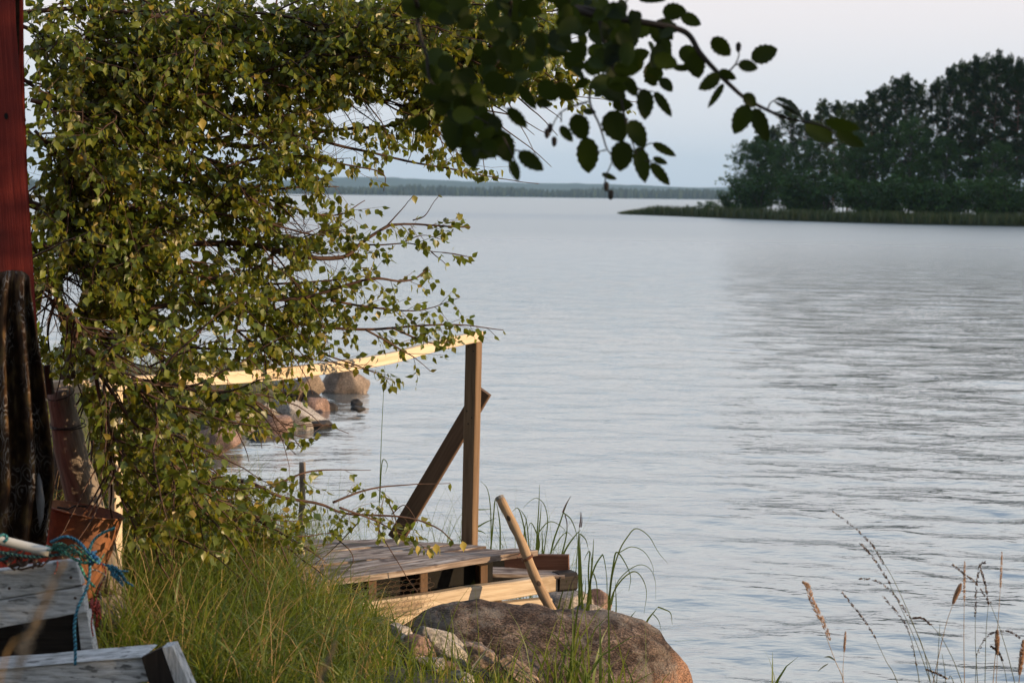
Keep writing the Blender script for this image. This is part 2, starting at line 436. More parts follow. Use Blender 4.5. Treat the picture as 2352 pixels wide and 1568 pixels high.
# ------------------------------------------------------------------ lake
def make_water():
    rows = np.concatenate([np.exp(np.linspace(math.log(3.0), math.log(260), 800)), np.exp(np.linspace(math.log(262), math.log(14000), 60))])
    ang = np.concatenate([np.linspace(-math.pi, -0.42, 40, endpoint=False), np.linspace(-0.42, 0.42, 520), np.linspace(0.42, math.pi, 41)[1:]])
    R_, A_ = np.meshgrid(rows, ang, indexing='ij')
    X = R_ * np.sin(A_); Y = R_ * np.cos(A_); Z = np.zeros_like(X)
    rs = np.random.RandomState(5)
    sp_ = np.maximum(R_ * 0.0058, 0.02)
    # calm and ruffled patches of the lake (wind)
    patch = 0.62 + 0.38 * np.sin(X * 0.33 + 0.8 * np.sin(Y * 0.21)) * np.sin(Y * 0.17 + 1.3)
    calm = np.clip((X + 3.2) / 5.5, 0.25, 1) * 0.4 + 0.6
    calm = np.where(Y < 14, calm * np.clip(0.42 + (Y - 6) * 0.05 + np.abs(X - 0.6) * 0.16, 0.35, 1.1), calm)
    for i in range(120):
        lam = math.exp(rs.uniform(math.log(0.08), math.log(1.15)))
        th = math.radians(83) + rs.normal(0, 0.55)
        kx, ky = math.cos(th) * 2 * math.pi / lam, math.sin(th) * 2 * math.pi / lam
        amp = 0.0044 * lam ** 0.66
        att = np.clip((lam / sp_ - 2.5) / 3.0, 0, 1)
        jit = 0.9 * np.sin(X * rs.uniform(.2, .9) / lam ** .5 + rs.uniform(0, 6)) + 0.7 * np.sin(Y * rs.uniform(.1, .5) / lam ** .5 + rs.uniform(0, 6))
        env = 0.5 + 0.5 * np.sin(X * rs.uniform(0.15, 0.6) + Y * rs.uniform(0.1, 0.5) + rs.uniform(0, 6))
        Z += amp * att * env * np.sin(kx * X + ky * Y + jit + rs.uniform(0, 6.28)) * (patch if lam < 0.8 else 1.0)
    Z *= calm * np.clip((land_sd(X, Y) < -0.05) * 0.75 + 0.25, 0, 1)
    Z = np.where(R_ > 255, 0, Z)
    nr, na = X.shape
    ii = (np.arange(nr - 1)[:, None] * na + np.arange(na - 1)[None, :]).ravel()
    q = np.stack([ii, ii + na, ii + na + 1, ii + 1], 1)
    m, n, l, b = new_mat("lake_water")
    b.inputs["Base Color"].default_value = (0.105, 0.128, 0.138, 1)
    b.inputs["Roughness"].default_value = 0.06
    b.inputs["IOR"].default_value = 1.75
    b.inputs["Specular IOR Level"].default_value = 0.5
    t0 = n.new("ShaderNodeTexCoord")
    mp = n.new("ShaderNodeMapping"); mp.inputs[3].default_value = (0.55, 1.0, 1.0); l.new(t0.outputs["Object"], mp.inputs[0])
    t1 = n.new("ShaderNodeTexNoise"); t1.inputs["Scale"].default_value = 1.1; t1.inputs["Detail"].default_value = 5; t1.inputs["Roughness"].default_value = 0.6; l.new(mp.outputs[0], t1.inputs[0])
    bp = n.new("ShaderNodeBump"); bp.inputs["Strength"].default_value = 1.0; bp.inputs["Distance"].default_value = 0.26
    ln = n.new("ShaderNodeVectorMath"); ln.operation = 'LENGTH'; l.new(t0.outputs["Object"], ln.inputs[0])
    mr = n.new("ShaderNodeMapRange"); mr.inputs[1].default_value = 8; mr.inputs[2].default_value = 55; mr.inputs[3].default_value = .16; mr.inputs[4].default_value = 1.0; l.new(ln.outputs["Value"], mr.inputs[0]); l.new(mr.outputs[0], bp.inputs["Strength"])
    m2 = n.new("ShaderNodeMapRange"); m2.inputs[1].default_value = 16; m2.inputs[2].default_value = 95; m2.inputs[3].default_value = .04; m2.inputs[4].default_value = .34; l.new(ln.outputs["Value"], m2.inputs[0]); l.new(m2.outputs[0], b.inputs["Roughness"])
    gl = n.new("ShaderNodeBsdfGlossy"); gl.inputs["Color"].default_value = (0.76, 0.81, 0.81, 1); l.new(m2.outputs[0], gl.inputs["Roughness"]); l.new(bp.outputs[0], gl.inputs["Normal"])
    mw = n.new("ShaderNodeMixShader"); mw.inputs[0].default_value = 0.36; l.new(b.outputs[0], mw.inputs[1]); l.new(gl.outputs[0], mw.inputs[2]); l.new(mw.outputs[0], n["Material Output"].inputs[0])
    l.new(t1.outputs[0], bp.inputs["Height"]); l.new(bp.outputs[0], b.inputs["Normal"])
    mp2 = n.new("ShaderNodeMapping"); mp2.inputs[3].default_value = (0.42, 1.0, 1.0); mp2.inputs[2].default_value = (0, 0, .12); l.new(t0.outputs["Object"], mp2.inputs[0])
    t5 = n.new("ShaderNodeTexNoise"); t5.inputs["Scale"].default_value = 6.5; t5.inputs["Detail"].default_value = 4; t5.inputs["Roughness"].default_value = .55; l.new(mp2.outputs[0], t5.inputs[0])
    bq = n.new("ShaderNodeBump"); bq.inputs["Strength"].default_value = .55; bq.inputs["Distance"].default_value = .022; l.new(t5.outputs[0], bq.inputs["Height"]); l.new(bq.outputs[0], bp.inputs["Normal"])
    tag(fast_mesh("lake_water", np.stack([X.ravel(), Y.ravel(), Z.ravel()], 1), q, m, smooth=True), kind='structure')
make_water()

# ------------------------------------------------------------------ far shore, hills, haze
def ridge(name, dist, pts, base, depth, mat, seed, kind='structure', rough=1.0):
    """A hill range: profile of (print x, print y) at a distance, rising from the water."""
    xs = np.linspace(pts[0][0], pts[-1][0], 160)
    ys = np.interp(xs, [p[0] for p in pts], [p[1] for p in pts])
    ys = np.convolve(np.pad(ys, 8, mode='edge'), np.ones(17) / 17, 'valid')
    V = []; rows = 9
    for j in range(rows):
        s = j / (rows - 1)
        prof = math.sin(s * math.pi)
        for i, x in enumerate(xs):
            p = D(x, ys[i], dist)
            hgt = max(p[2], 0.5) + rough * (mnoise.noise(Vector((x * 0.06, seed, 0))) * 3)
            V.append((p[0] * (1 + (s - .5) * depth / dist), dist + (s - 0.5) * depth, base + (hgt - base) * prof if j not in (0, rows - 1) else base))
    N = len(xs)
    ii = (np.arange(rows - 1)[:, None] * N + np.arange(N - 1)[None, :]).ravel()
    q = np.stack([ii, ii + 1, ii + N + 1, ii + N], 1)
    return tag(fast_mesh(name, np.array(V), q, mat, smooth=True), kind=kind)
MAT['far_green'] = plain_mat("far_forest_green", (0.022, 0.035, 0.020), rough=1.0, var=0.4, scale=0.02, spec=0.0)
ridge("far_hills", 5600, [(-700, 426), (200, 428), (560, 424), (680, 410), (760, 404), (850, 399), (930, 403), (1010, 416), (1100, 427), (1230, 422), (1290, 410), (1330, 409), (1390, 424), (1500, 432), (1700, 430), (2100, 426), (3000, 430)], -2, 2200, plain_mat("far_hill_green", (0.03, 0.05, 0.035), rough=1.0, var=.2, scale=.004, spec=0), 3.0, rough=1.5)
ridge("far_shore", 2620, [(-900, 440), (600, 439), (1176, 443), (1700, 449), (3300, 472)], -2, 500, MAT['far_green'], 7.0, rough=0.3)

def far_forest():
    rs = np.random.RandomState(11)
    V = []; Fq = []; n = 5200
    ax = rs.uniform(-900, 3300, n); dd = rs.uniform(2380, 2760, n)
    for i in range(n):
        p = D(ax[i], 450, dd[i]); x, y = p[0], p[1]
        und = 0.5 + 0.5 * math.sin(ax[i] * 0.021) * math.sin(ax[i] * 0.0077 + 1)
        h = rs.uniform(10, 17) * (0.8 + 0.35 * und); r = rs.uniform(2.5, 5.0)
        b = len(V); k = 5; a0 = rs.uniform(0, 6)
        zb = 0.2
        for lev, rr in ((0, 0.7), (0.35, 1.0), (0.7, 0.62), (1.0, 0.04)):
            for j in range(k):
                an = a0 + j * 2 * math.pi / k; q = r * rr * rs.uniform(0.75, 1.2)
                V.append((x + q * math.cos(an), y + q * math.sin(an), zb + h * lev))
        for lv in range(3):
            for j in range(k):
                j2 = (j + 1) % k
                Fq.append((b + lv * k + j, b + lv * k + j2, b + (lv + 1) * k + j2, b + (lv + 1) * k + j))
    tag(fast_mesh("far_forest", np.array(V), np.array(Fq), MAT['far_green']), kind='stuff')
far_forest()

def haze_box():
    mb = MB()
    x, y0, y1, z0, z1 = 9000, -600, 10500, -3.2, 260
    mb.add([(-x, y0, z0), (x, y0, z0), (x, y1, z0), (-x, y1, z0), (-x, y0, z1), (x, y0, z1), (x, y1, z1), (-x, y1, z1)],
           [(3, 2, 1, 0), (4, 5, 6, 7), (0, 1, 5, 4), (1, 2, 6, 5), (2, 3, 7, 6), (3, 0, 4, 7)])
    m = bpy.data.materials.new("haze_air"); m.use_nodes = True; n = m.node_tree.nodes; l = m.node_tree.links
    n.remove(n["Principled BSDF"])
    pv = n.new("ShaderNodeVolumePrincipled"); pv.inputs["Color"].default_value = (0.48, 0.73, 1.0, 1); pv.inputs["Density"].default_value = 0.000105
    l.new(pv.outputs[0], n["Material Output"].inputs["Volume"])
    tag(mb.build("haze", m), kind='stuff')
haze_box()

# ------------------------------------------------------------------ leaf batches
def rand_unit(rs, n):
    v = rs.normal(size=(n, 3)); return v / np.linalg.norm(v, axis=1)[:, None]

def leaf_batch(P, Dr, Nn, L, W, template):
    """P base points, Dr direction, Nn approximate normal -> vertices, quad faces."""
    tv, tf = template
    X = Dr / (np.linalg.norm(Dr, axis=1)[:, None] + 1e-9)
    Z = Nn - X * np.sum(Nn * X, 1)[:, None]; Z /= (np.linalg.norm(Z, axis=1)[:, None] + 1e-9)
    Y = np.cross(Z, X)
    V = P[:, None, :] + (tv[None, :, 0:1] * L[:, None, None]) * X[:, None, :] + (tv[None, :, 1:2] * (L * W)[:, None, None]) * Y[:, None, :] + (tv[None, :, 2:3] * L[:, None, None]) * Z[:, None, :]
    k = len(tv); Fq = tf[None, :, :] + (np.arange(len(P)) * k)[:, None, None]
    return V.reshape(-1, 3), Fq.reshape(-1, tf.shape[1])

BIRCH_T = (np.array([(0, 0, 0), (.20, .34, .05), (.40, .48, .07), (.74, .22, .02), (1.04, 0, -.10), (.74, -.22, .02), (.40, -.48, .07), (.20, -.34, .05), (.36, 0, 0), (.72, 0, -.03)]),
           np.array([(0, 8, 2, 1), (8, 9, 3, 2), (9, 4, 4, 3), (0, 7, 6, 8), (8, 6, 5, 9), (9, 5, 4, 4)]))
# degenerate quads are replaced with proper ones (tip split by a mid vertex)
BIRCH_T = (np.vstack([BIRCH_T[0], [(.90, .075, -.045), (.90, -.075, -.045)]]),
           np.array([(0, 8, 2, 1), (8, 9, 3, 2), (9, 4, 10, 3), (0, 7, 6, 8), (8, 6, 5, 9), (9, 5, 11, 4)]))
SIMPLE_T = (np.array([(0, 0, 0), (.45, .45, .05), (1, 0, -.05), (.45, -.45, .05)]), np.array([(0, 1, 2, 3)]))
def alder_template(curl):
    ts = np.linspace(0, 1, 12); wv = 0.5 * np.sin(np.pi * np.clip(ts, 0, 1) ** 0.82) ** 0.62
    wv[0] = 0.02; wv[-1] = 0.03
    wv = wv * (1 + 0.07 * (np.arange(12) % 2 * 2 - 1)); 
    mid = np.stack([ts, 0 * ts, -curl * ts ** 2 - 0.02], 1); lf = np.stack([ts, wv, -curl * ts ** 2 + 0.12 * wv], 1); rt = lf * np.array([1, -1, 1])
    tv = np.vstack([mid, lf, rt]); f = []
    for i in range(11): f += [(i, i + 1, 12 + i + 1, 12 + i), (i, 24 + i, 24 + i + 1, i + 1)]
    return tv, np.array(f)

# ------------------------------------------------------------------ wooded point across the water
def island():
    xs = np.linspace(0, 1, 60); pts = []
    # waterline traced on the print, on the lake surface
    line = [(1425, 492.4), (1490, 494.3), (1560, 497), (1680, 502), (1800, 507), (1950, 512), (2100, 516), (2250, 519), (2400, 521.5), (2700, 527), (3100, 533)]
    W = np.array([G(x, y, 0.0)[:2] for x, y in line])
    V = []
    nb = 14
    for i in range(len(W)):
        t = i / (len(W) - 1)
        depth = [5, 9, 14, 24, 34, 42, 46, 50, 52, 55, 55][i]
        for j in range(nb):
            s = j / (nb - 1)
            prof = min(1, min(s, 1 - s) * 6)
            V.append((W[i][0] + s * depth * 0.22 + 0.0, W[i][1] + s * depth, -0.35 + prof * (0.55 + 0.55 * min(1, i / 4)) * (1 if i else 0.75)))
    ii = (np.arange(len(W) - 1)[:, None] * nb + np.arange(nb - 1)[None, :]).ravel()
    q = np.stack([ii, ii + nb, ii + nb + 1, ii + 1], 1)
    tag(fast_mesh("point_ground", np.array(V), q, plain_mat("point_soil", (0.03, 0.045, 0.018), rough=1, var=.4, scale=.6, spec=0), smooth=True), kind='structure')
    return W
WL = island()
def point_z(x, y): return 0.45

MAT['bark'] = plain_mat("dark_bark", (0.055, 0.042, 0.034), rough=.9, scale=4)
MAT['pine_bark'] = plain_mat("pine_bark", (0.10, 0.06, 0.04), rough=.9, scale=3)
MAT['white_bark'] = plain_mat("pale_birch_bark", (0.085, 0.08, 0.07), rough=.8, scale=3, var=.5)
MAT['needles'] = leaf_mat("pine_needles", [(0, (0.007, 0.019, 0.006)), (0.5, (0.016, 0.040, 0.011)), (1, (0.044, 0.078, 0.020))], trans=0.15, tcol=(0.05, 0.08, 0.02), rough=.7, spec=.15)
MAT['far_leaves'] = leaf_mat("far_birch_leaves", [(0, (0.012, 0.034, 0.007)), (0.5, (0.026, 0.070, 0.013)), (1, (0.055, 0.120, 0.022))], trans=0.2, tcol=(0.08, 0.13, 0.02), rough=.6, spec=.2)

def make_far_tree(kind, h, seed, lean=0.0):
    """Prototype at the origin: an Empty with trunk and crown."""
    rs = np.random.RandomState(seed)
    root = empty("pine_tree" if kind == 'P' else ("birch_tree" if kind == 'B' else "shrub"), (0, 0, 0))
    mb = MB(); C_P = []; C_S = []
    if kind == 'P':
        r0 = 0.011 * h + 0.03
        ts = np.linspace(0, 1, 9); path = np.stack([0.25 * np.sin(ts * 2.2 + seed) * ts + lean * ts * h, 0.2 * np.sin(ts * 1.7 + seed * 2) * ts, ts * h * 0.97 - 0.3 * (ts == 0)], 1)
        add_tube(mb, path, [r0 * (1 - 0.85 * t) for t in ts], 6)
        lo = rs.uniform(0.22, 0.42); nl = 70
        for i in range(nl):
            t = lo + (1 - lo) * ((i + rs.uniform(0, 1)) / nl); z = t * h
            u = (t - lo) / (1 - lo)
            Lm = h * 0.205 * (0.22 + 0.95 * math.sin(min(1, u * 0.92 + 0.14) * math.pi * 0.98) ** 0.7) * rs.uniform(0.5, 1.3)
            an = i * 2.4 + rs.uniform(-.5, .5)
            c = np.array([np.interp(t, ts, path[:, 0]), np.interp(t, ts, path[:, 1]), z])
            d = np.array([math.cos(an), math.sin(an), rs.uniform(-0.15, 0.30) + 0.55 * u * u])
            e = c + d * Lm
            mid = (c + e) / 2 + np.array([0, 0, -0.08 * Lm])
            add_tube(mb, smooth_path([c, mid, e], 4), [r0 * .25 * (1 - .7 * k / 4) for k in range(5)], 4)
            for k in range(rs.randint(3, 6)):
                s = rs.uniform(0.42, 1.05); C_P.append(c + (e - c) * s + rs.normal(0, 0.18, 3)); C_S.append(rs.uniform(0.26, 0.52) * (h / 13) * (1 - .35 * u))
        for k in range(16): C_P.append(np.array([path[-1, 0], path[-1, 1], h * (0.86 + 0.011 * k)]) + rs.normal(0, .42 * (1 - k / 17), 3) * np.array([1, 1, .4])); C_S.append(0.22)
        nleaf, lsz, mt, lm = 46, (0.22, 0.42), MAT['needles'], MAT['pine_bark']
        flat, wfr = 0.40, 0.22
    elif kind == 'B':
        r0 = 0.008 * h + 0.03
        ts = np.linspace(0, 1, 9); path = np.stack([0.3 * np.sin(ts * 2 + seed) * ts + lean * ts * h, 0.2 * np.sin(ts * 1.5 + seed) * ts, ts * h * 0.95 - 0.3 * (ts == 0)], 1)
        add_tube(mb, path, [r0 * (1 - 0.9 * t) for t in ts], 6)
        nl = 60
        for i in range(nl):
            t = 0.10 + 0.88 * (i + rs.uniform(0, 1)) / nl; u = (t - .10) / .88
            Lm = h * 0.225 * (0.30 + math.sin(min(1, u * 0.9 + 0.12) * math.pi) ** 0.7) * rs.uniform(0.6, 1.15)
            an = i * 2.4 + rs.uniform(-.6, .6)
            c = np.array([np.interp(t, ts, path[:, 0]), np.interp(t, ts, path[:, 1]), t * h * .95])
            d = np.array([math.cos(an), math.sin(an), rs.uniform(0.25, 0.8)]); e = c + d * Lm; e2 = e + np.array([d[0] * .2, d[1] * .2, -0.35]) * Lm
            add_tube(mb, smooth_path([c, (c + e) / 2 + np.array([0, 0, .05]), e], 4), [r0 * .25 * (1 - .7 * k / 4) for k in range(5)], 4)
            for k in range(rs.randint(3, 6)):
                s = rs.uniform(0.3, 1.0); C_P.append(c + (e - c) * s + rs.normal(0, .2, 3)); C_S.append(rs.uniform(.35, .6) * h / 11)
            for k in range(2):
                s = rs.uniform(0, 1); C_P.append(e + (e2 - e) * s + rs.normal(0, .15, 3)); C_S.append(rs.uniform(.25, .42) * h / 11)
        for k in range(4): C_P.append(np.array([path[-1, 0], path[-1, 1], h * (0.90 + 0.03 * k)]) + rs.normal(0, .12, 3)); C_S.append(0.3)
        nleaf, lsz, mt, lm = 34, (0.13, 0.24), MAT['far_leaves'], MAT['white_bark']
        flat, wfr = 0.85, 0.75
    else:
        r0 = 0.04
        for i in range(9):
            an = rs.uniform(0, 6.28); d = np.array([math.cos(an) * .5, math.sin(an) * .5, 1.0]); L_ = h * rs.uniform(.6, 1)
            p = smooth_path([np.array([0, 0, -.1]), d * L_ * .5 + rs.normal(0, .1, 3), d * L_ * .95], 5)
            add_tube(mb, p, [r0 * (1 - .8 * k / 5) for k in range(6)], 4)
            for k in range(9):
                s = rs.uniform(.15, 1); C_P.append(d * L_ * s + rs.normal(0, .22, 3) * (h / 3)); C_S.append(rs.uniform(.3, .6) * h / 3)
        nleaf, lsz, mt, lm = 30, (0.12, 0.24), MAT['far_leaves'], MAT['bark']
        flat, wfr = .8, .6
    mb.build("trunk", lm, root, smooth=True)
    CP = np.repeat(np.array(C_P), nleaf, 0); CS = np.repeat(np.array(C_S), nleaf)
    nL = len(CP); off = rand_unit(rs, nL) * (rs.uniform(0, 1, nL) ** 0.45)[:, None] * CS[:, None]; off[:, 2] *= flat
    P = CP + off
    dr = rand_unit(rs, nL); 
    if kind == 'P': dr = dr + nrm_rows(off) * 0.8 + np.array([0, 0, .7])
    else: dr[:, 2] -= 0.6
    clump = np.repeat(rs.uniform(0, 1, len(C_P)), nleaf)
    V, Fq = leaf_batch(P, dr, rand_unit(rs, nL), rs.uniform(lsz[0], lsz[1], nL) * (h / 12 if kind != 'S' else 1), np.full(nL, wfr), SIMPLE_T)
    fast_mesh("crown" if kind != 'S' else "foliage", V, Fq, mt, rnd=np.clip(clump * .6 + rs.uniform(0, .4, nL), 0, 1), parent=root)
    return root

def nrm_rows(a): return a / (np.linalg.norm(a, axis=1)[:, None] + 1e-9)

def copy_tree(o):
    c = o.copy(); COL.objects.link(c)
    for ch in o.children:
        d = ch.copy(); COL.objects.link(d); d.parent = c
    return c

ORD = ["first", "second", "third", "fourth", "fifth", "sixth", "seventh", "eighth", "ninth", "tenth", "eleventh", "twelfth", "thirteenth", "fourteenth", "fifteenth", "sixteenth", "seventeenth",
       "eighteenth", "nineteenth", "twentieth", "twenty-first", "twenty-second", "twenty-third", "twenty-fourth", "twenty-fifth", "twenty-sixth", "twenty-seventh", "twenty-eighth", "twenty-ninth", "thirtieth"]
def plant_point():
    protos = {}
    for k, hs in (('P', (13.5, 12.0, 14.5, 12.5)), ('B', (10.0, 11.0, 9.0)), ('S', (3.0, 2.5, 3.4))):
        protos[k] = [(make_far_tree(k, h, 20 + 7 * i + ord(k)), h) for i, h in enumerate(hs)]
    used = set()
    # print x of the stem, print y of the top, distance
    pines = [(1772, 300, 186), (1808, 250, 181), (1846, 268, 184), (1880, 243, 186), (1912, 246, 180), (1945, 248, 183), (1972, 246, 176), (1996, 226, 175), (2022, 210, 172), (2050, 194, 170), (2074, 186, 167), (2104, 204, 172),
             (2146, 196, 170), (2172, 170, 165), (2200, 158, 168), (2224, 150, 162), (2248, 153, 166), (2274, 142, 160), (2304, 146, 163), (2332, 156, 158), (2356, 158, 162), (2392, 150, 158)]
    birches = [(1712, 322, 181), (1738, 306, 179), (1760, 312, 178), (1800, 330, 174), (1856, 318, 173), (1936, 330, 168), (1968, 300, 171), (2010, 300, 168), (2086, 264, 163), (2120, 300, 166), (2170, 310, 160), (2290, 320, 154)]
    shrubs_all = [(1588, 470, 186), (1618, 462, 186), (1648, 456, 184), (1684, 425, 180), (1716, 412, 178), (1750, 400, 176), (1790, 405, 173), (1826, 398, 172), (1862, 408, 170), (1896, 400, 168), (1930, 405, 167), (1990, 408, 165), (2024, 400, 163), (2058, 405, 161), (2092, 396, 160), (2126, 402, 158), (2160, 395, 157), (2196, 402, 155), (2230, 395, 153), (2264, 400, 152), (2298, 396, 150), (2330, 400, 148), (2366, 398, 147)]
    shrubs = [(x, y + (14 * math.sin(x * .05) if x > 1680 else 0), d) for k, (x, y, d) in enumerate(shrubs_all) if k < 5 or k % 4 != 2]
    for kind, lst in (('P', pines), ('B', birches), ('S', shrubs)):
        lst = sorted(lst); rs = random.Random(ord(kind))
        for i, (x, ytop, d) in enumerate(lst):
            pr, h0 = protos[kind][i % len(protos[kind])]
            o = pr if id(pr) not in used else copy_tree(pr); used.add(id(pr))
            top = D(x, ytop, d)[2]; s = (top - 0.4) / h0
            o.location = (D(x, 480, d)[0], d, 0.4); o.rotation_euler = (0, 0, rs.uniform(0, 6.28))
            wx = s * (rs.uniform(0.52, 0.74) if kind == 'P' else rs.uniform(.8, 1.0)) if kind != 'S' else s * rs.uniform(1.2, 1.7)
            o.scale = (wx, wx, s)
            if kind == 'P': lab = "dark pine on the wooded point, %s pine from its left end"; cat = "tree"; g = "pines on the wooded point"
            elif kind == 'B': lab = "leafy green birch on the wooded point, %s birch from its left end"; cat = "tree"; g = "birches on the wooded point"
            else: lab = "low green shrub behind the reeds of the wooded point, %s shrub from the left"; cat = "shrub"; g = "shrubs along the wooded point"
            tag(o, lab % ORD[i], cat, g)
    # the wood goes on beyond the right edge of the view and keeps the low sun off the point
    k = 0
    rs = random.Random(4)
    for i in range(34):
        pr, h0 = protos['P'][i % 4]
        o = copy_tree(pr); x = 58 + (i % 12) * 3.2 + rs.uniform(-1, 1); y = 138 + (i // 12) * 9 + rs.uniform(-3, 3) - (x - 58) * 0.25
        s = rs.uniform(1.35, 1.7); o.location = (x + 6, y, .4); o.rotation_euler = (0, 0, rs.uniform(0, 6)); o.scale = (s * 1.25, s * 1.25, s)
        tag(o, "tall pine in the wood that continues right of the view", "tree", "pines beyond the right edge")
    # unseen trees added behind the viewer to darken faces turned that way
    rs = random.Random(9)
    for i in range(46):
        kind = 'P' if i % 3 else 'B'; pr, h0 = protos[kind][i % len(protos[kind])]
        o = copy_tree(pr); x = -26 + (i % 23) * 1.9 + rs.uniform(-.7, .7); y = -17 - (i // 23) * 5 - rs.uniform(0, 2.5) - max(0, x - 4) * .35
        sfc = rs.uniform(.95, 1.25); o.location = (x, y, .5); o.rotation_euler = (0, 0, rs.uniform(0, 6)); o.scale = (sfc * 1.15, sfc * 1.15, sfc)
        tag(o, "unseen tree added behind the viewpoint to dim the light", "tree", "unseen trees added behind the viewpoint")
    # reeds fringing the point
    rs2 = np.random.RandomState(8); n = 9000
    t = rs2.uniform(0, len(WL) - 2.2, n) ** 1.0; i0 = t.astype(int); fr = (t - i0)[:, None]
    base = WL[i0] * (1 - fr) + WL[i0 + 1] * fr
    base = base + np.stack([rs2.uniform(-.2, .2, n), rs2.uniform(-0.5, 4.5, n)], 1)
    hgt = rs2.uniform(.55, 1.15, n) * np.clip(t / 1.5 + 0.15, .15, 1)
    P = np.concatenate([base, np.full((n, 1), 0.0)], 1); P[:, 2] = np.clip((base[:, 1:2] - 0).ravel() * 0, 0, 1) - 0.05
    dr = np.stack([rs2.normal(0, .12, n), rs2.normal(0, .12, n), np.ones(n)], 1)
    V, Fq = leaf_batch(P, dr, rand_unit(rs2, n), hgt + .25, np.full(n, .09), SIMPLE_T)
    tag(fast_mesh("reed_fringe", V, Fq, leaf_mat("far_reeds", [(0, (0.022, 0.040, 0.010)), (.7, (0.040, 0.066, 0.016)), (1, (0.11, 0.10, 0.030))], trans=.2, tcol=(.1, .13, .02)), rnd=rs2.uniform(0, 1, n)), kind='stuff')
plant_point()

# ------------------------------------------------------------------ red shed at the left
def shed():
    d = 4.72
    c = D(78, 620, d); gz = 0.55
    root = empty("red_shed", (c[0], d, gz), "red painted wooden shed whose corner boards stand at the left edge", "shed")
    front = nrm([-0.93, -0.30, 0]); side = nrm([-0.78, 0.63, 0]); back = -nrm(np.cross(front, [0, 0, 1.0]))
    ax = ([0, 0, 1.0], front, side)
    off = lambda P, k: P + nrm([0.10, 0.99, 0]) * k
    # corner board, its right edge traced down the print
    edge = [(30, -160), (37, 60), (48, 200), (60, 400), (76, 620), (93, 900), (112, 1250), (122, 1600)]
    mb = MB()
    V = []; lc = []; n = len(edge)
    for x, y in edge:
        p = D(x, y, d)
        for a, dd in ((-0.15, 0), (0, 0), (0, .03), (-0.15, .03)):
            r_ = D(x - (1.5 if dd else 0), y, d + dd) + np.array([a, 0, 0]); V.append(r_); lc.append((r_[2], a, dd))
    Fs = []
    for i in range(n - 1):
        for j in range(4):
            k = (j + 1) % 4; Fs.append((i * 4 + j, i * 4 + k, i * 4 + 4 + k, i * 4 + 4 + j))
    Fs += [(3, 2, 1, 0), tuple((n - 1) * 4 + j for j in range(4))]
    mb.add(V, Fs, lc)
    cb = mb.build("corner_board", MAT['red_paint'], root)
    # knot hole
    mb = MB(); k = D(14, 267, d - 0.002); V = [k]; 
    for j in range(10):
        an = j * math.pi / 5; V.append(k + np.array([math.cos(an) * .006, 0.0, math.sin(an) * .010]))
    mb.add(V, [(0, 1 + (j + 1) % 10, 1 + j) for j in range(10)]); mb.build("knot_hole", MAT['black'], cb)
    # second trim board just behind it, a dark gap between
    mb = MB(); V = []; lc = []
    edge2 = [(45, 55, -160), (45, 54, 40), (44, 55, 130), (44, 58, 260), (46, 64, 420), (50, 76, 600), (70, 100, 1000), (88, 113, 1250), (96, 122, 1600)]
    for x0, x1, y in edge2:
        for x, dd in ((x0, .045), (x1, .045), (x1, .07), (x0, .07)):
            p = D(x, y, d + dd); V.append(p); lc.append((p[2] + 7, p[0], dd))
    n = len(edge2); Fs = []
    for i in range(n - 1):
        for j in range(4):
            k = (j + 1) % 4; Fs.append((i * 4 + j, i * 4 + k, i * 4 + 4 + k, i * 4 + 4 + j))
    Fs += [(3, 2, 1, 0), tuple((n - 1) * 4 + j for j in range(4))]
    mb.add(V, Fs, lc); mb.build("trim_board", MAT['red_paint'], root)
    mb = MB(); add_prism(mb, [D(-60, -200, d + .09), D(50, -200, d + .09), D(52, 700, d + .09), D(-60, 700, d + .09)], (0, .01, 0)); mb.build("gap_shade_board", MAT['dark_wood'], root)  # added dark board, painted as the shade in the gap
    # plank walls
    ztop, zb = 2.95, gz - 0.1
    c0 = np.array([c[0] - 0.085, d + 0.075, 0])
    mb = MB()
    for i in range(14):
        a = c0 + front * (0.125 * i + .0); e = c0 + front * (0.125 * i + .118)
        add_prism(mb, [(*a[:2], zb), (*e[:2], zb), (*e[:2], ztop), (*a[:2], ztop)], -back * 0.02 * -1, lc_axes=ax)
    mb.build("front_wall", MAT['red_paint'], root)
    mb = MB()
    for i in range(8):
        a = c0 + side * (0.125 * i + .04); e = c0 + side * (0.125 * i + .158)
        add_prism(mb, [(*a[:2], zb), (*e[:2], zb), (*e[:2], ztop), (*a[:2], ztop)], front * 0.02, lc_axes=([0, 0, 1.0], side, front))
    mb.build("side_wall", MAT['red_paint'], root)
    A = c0 - front * .02 - side * .02; B = c0 + front * 1.9 - side * .02; Cc = c0 + front * 1.9 + side * 1.15; Dd = c0 - front * .02 + side * 1.15
    mb = MB(); rz = 2.96
    mid1 = (A + B) / 2; mid2 = (Cc + Dd) / 2
    add_prism(mb, [(*A[:2], rz), (*mid1[:2], rz + .6), (*mid2[:2], rz + .6), (*Dd[:2], rz)], (0, 0, .05)); 
    add_prism(mb, [(*mid1[:2], rz + .6), (*B[:2], rz), (*Cc[:2], rz), (*mid2[:2], rz + .6)], (0, 0, .05))
    mb.build("roof", plain_mat("roof_felt", (.05, .05, .05), rough=.9), root)
shed()

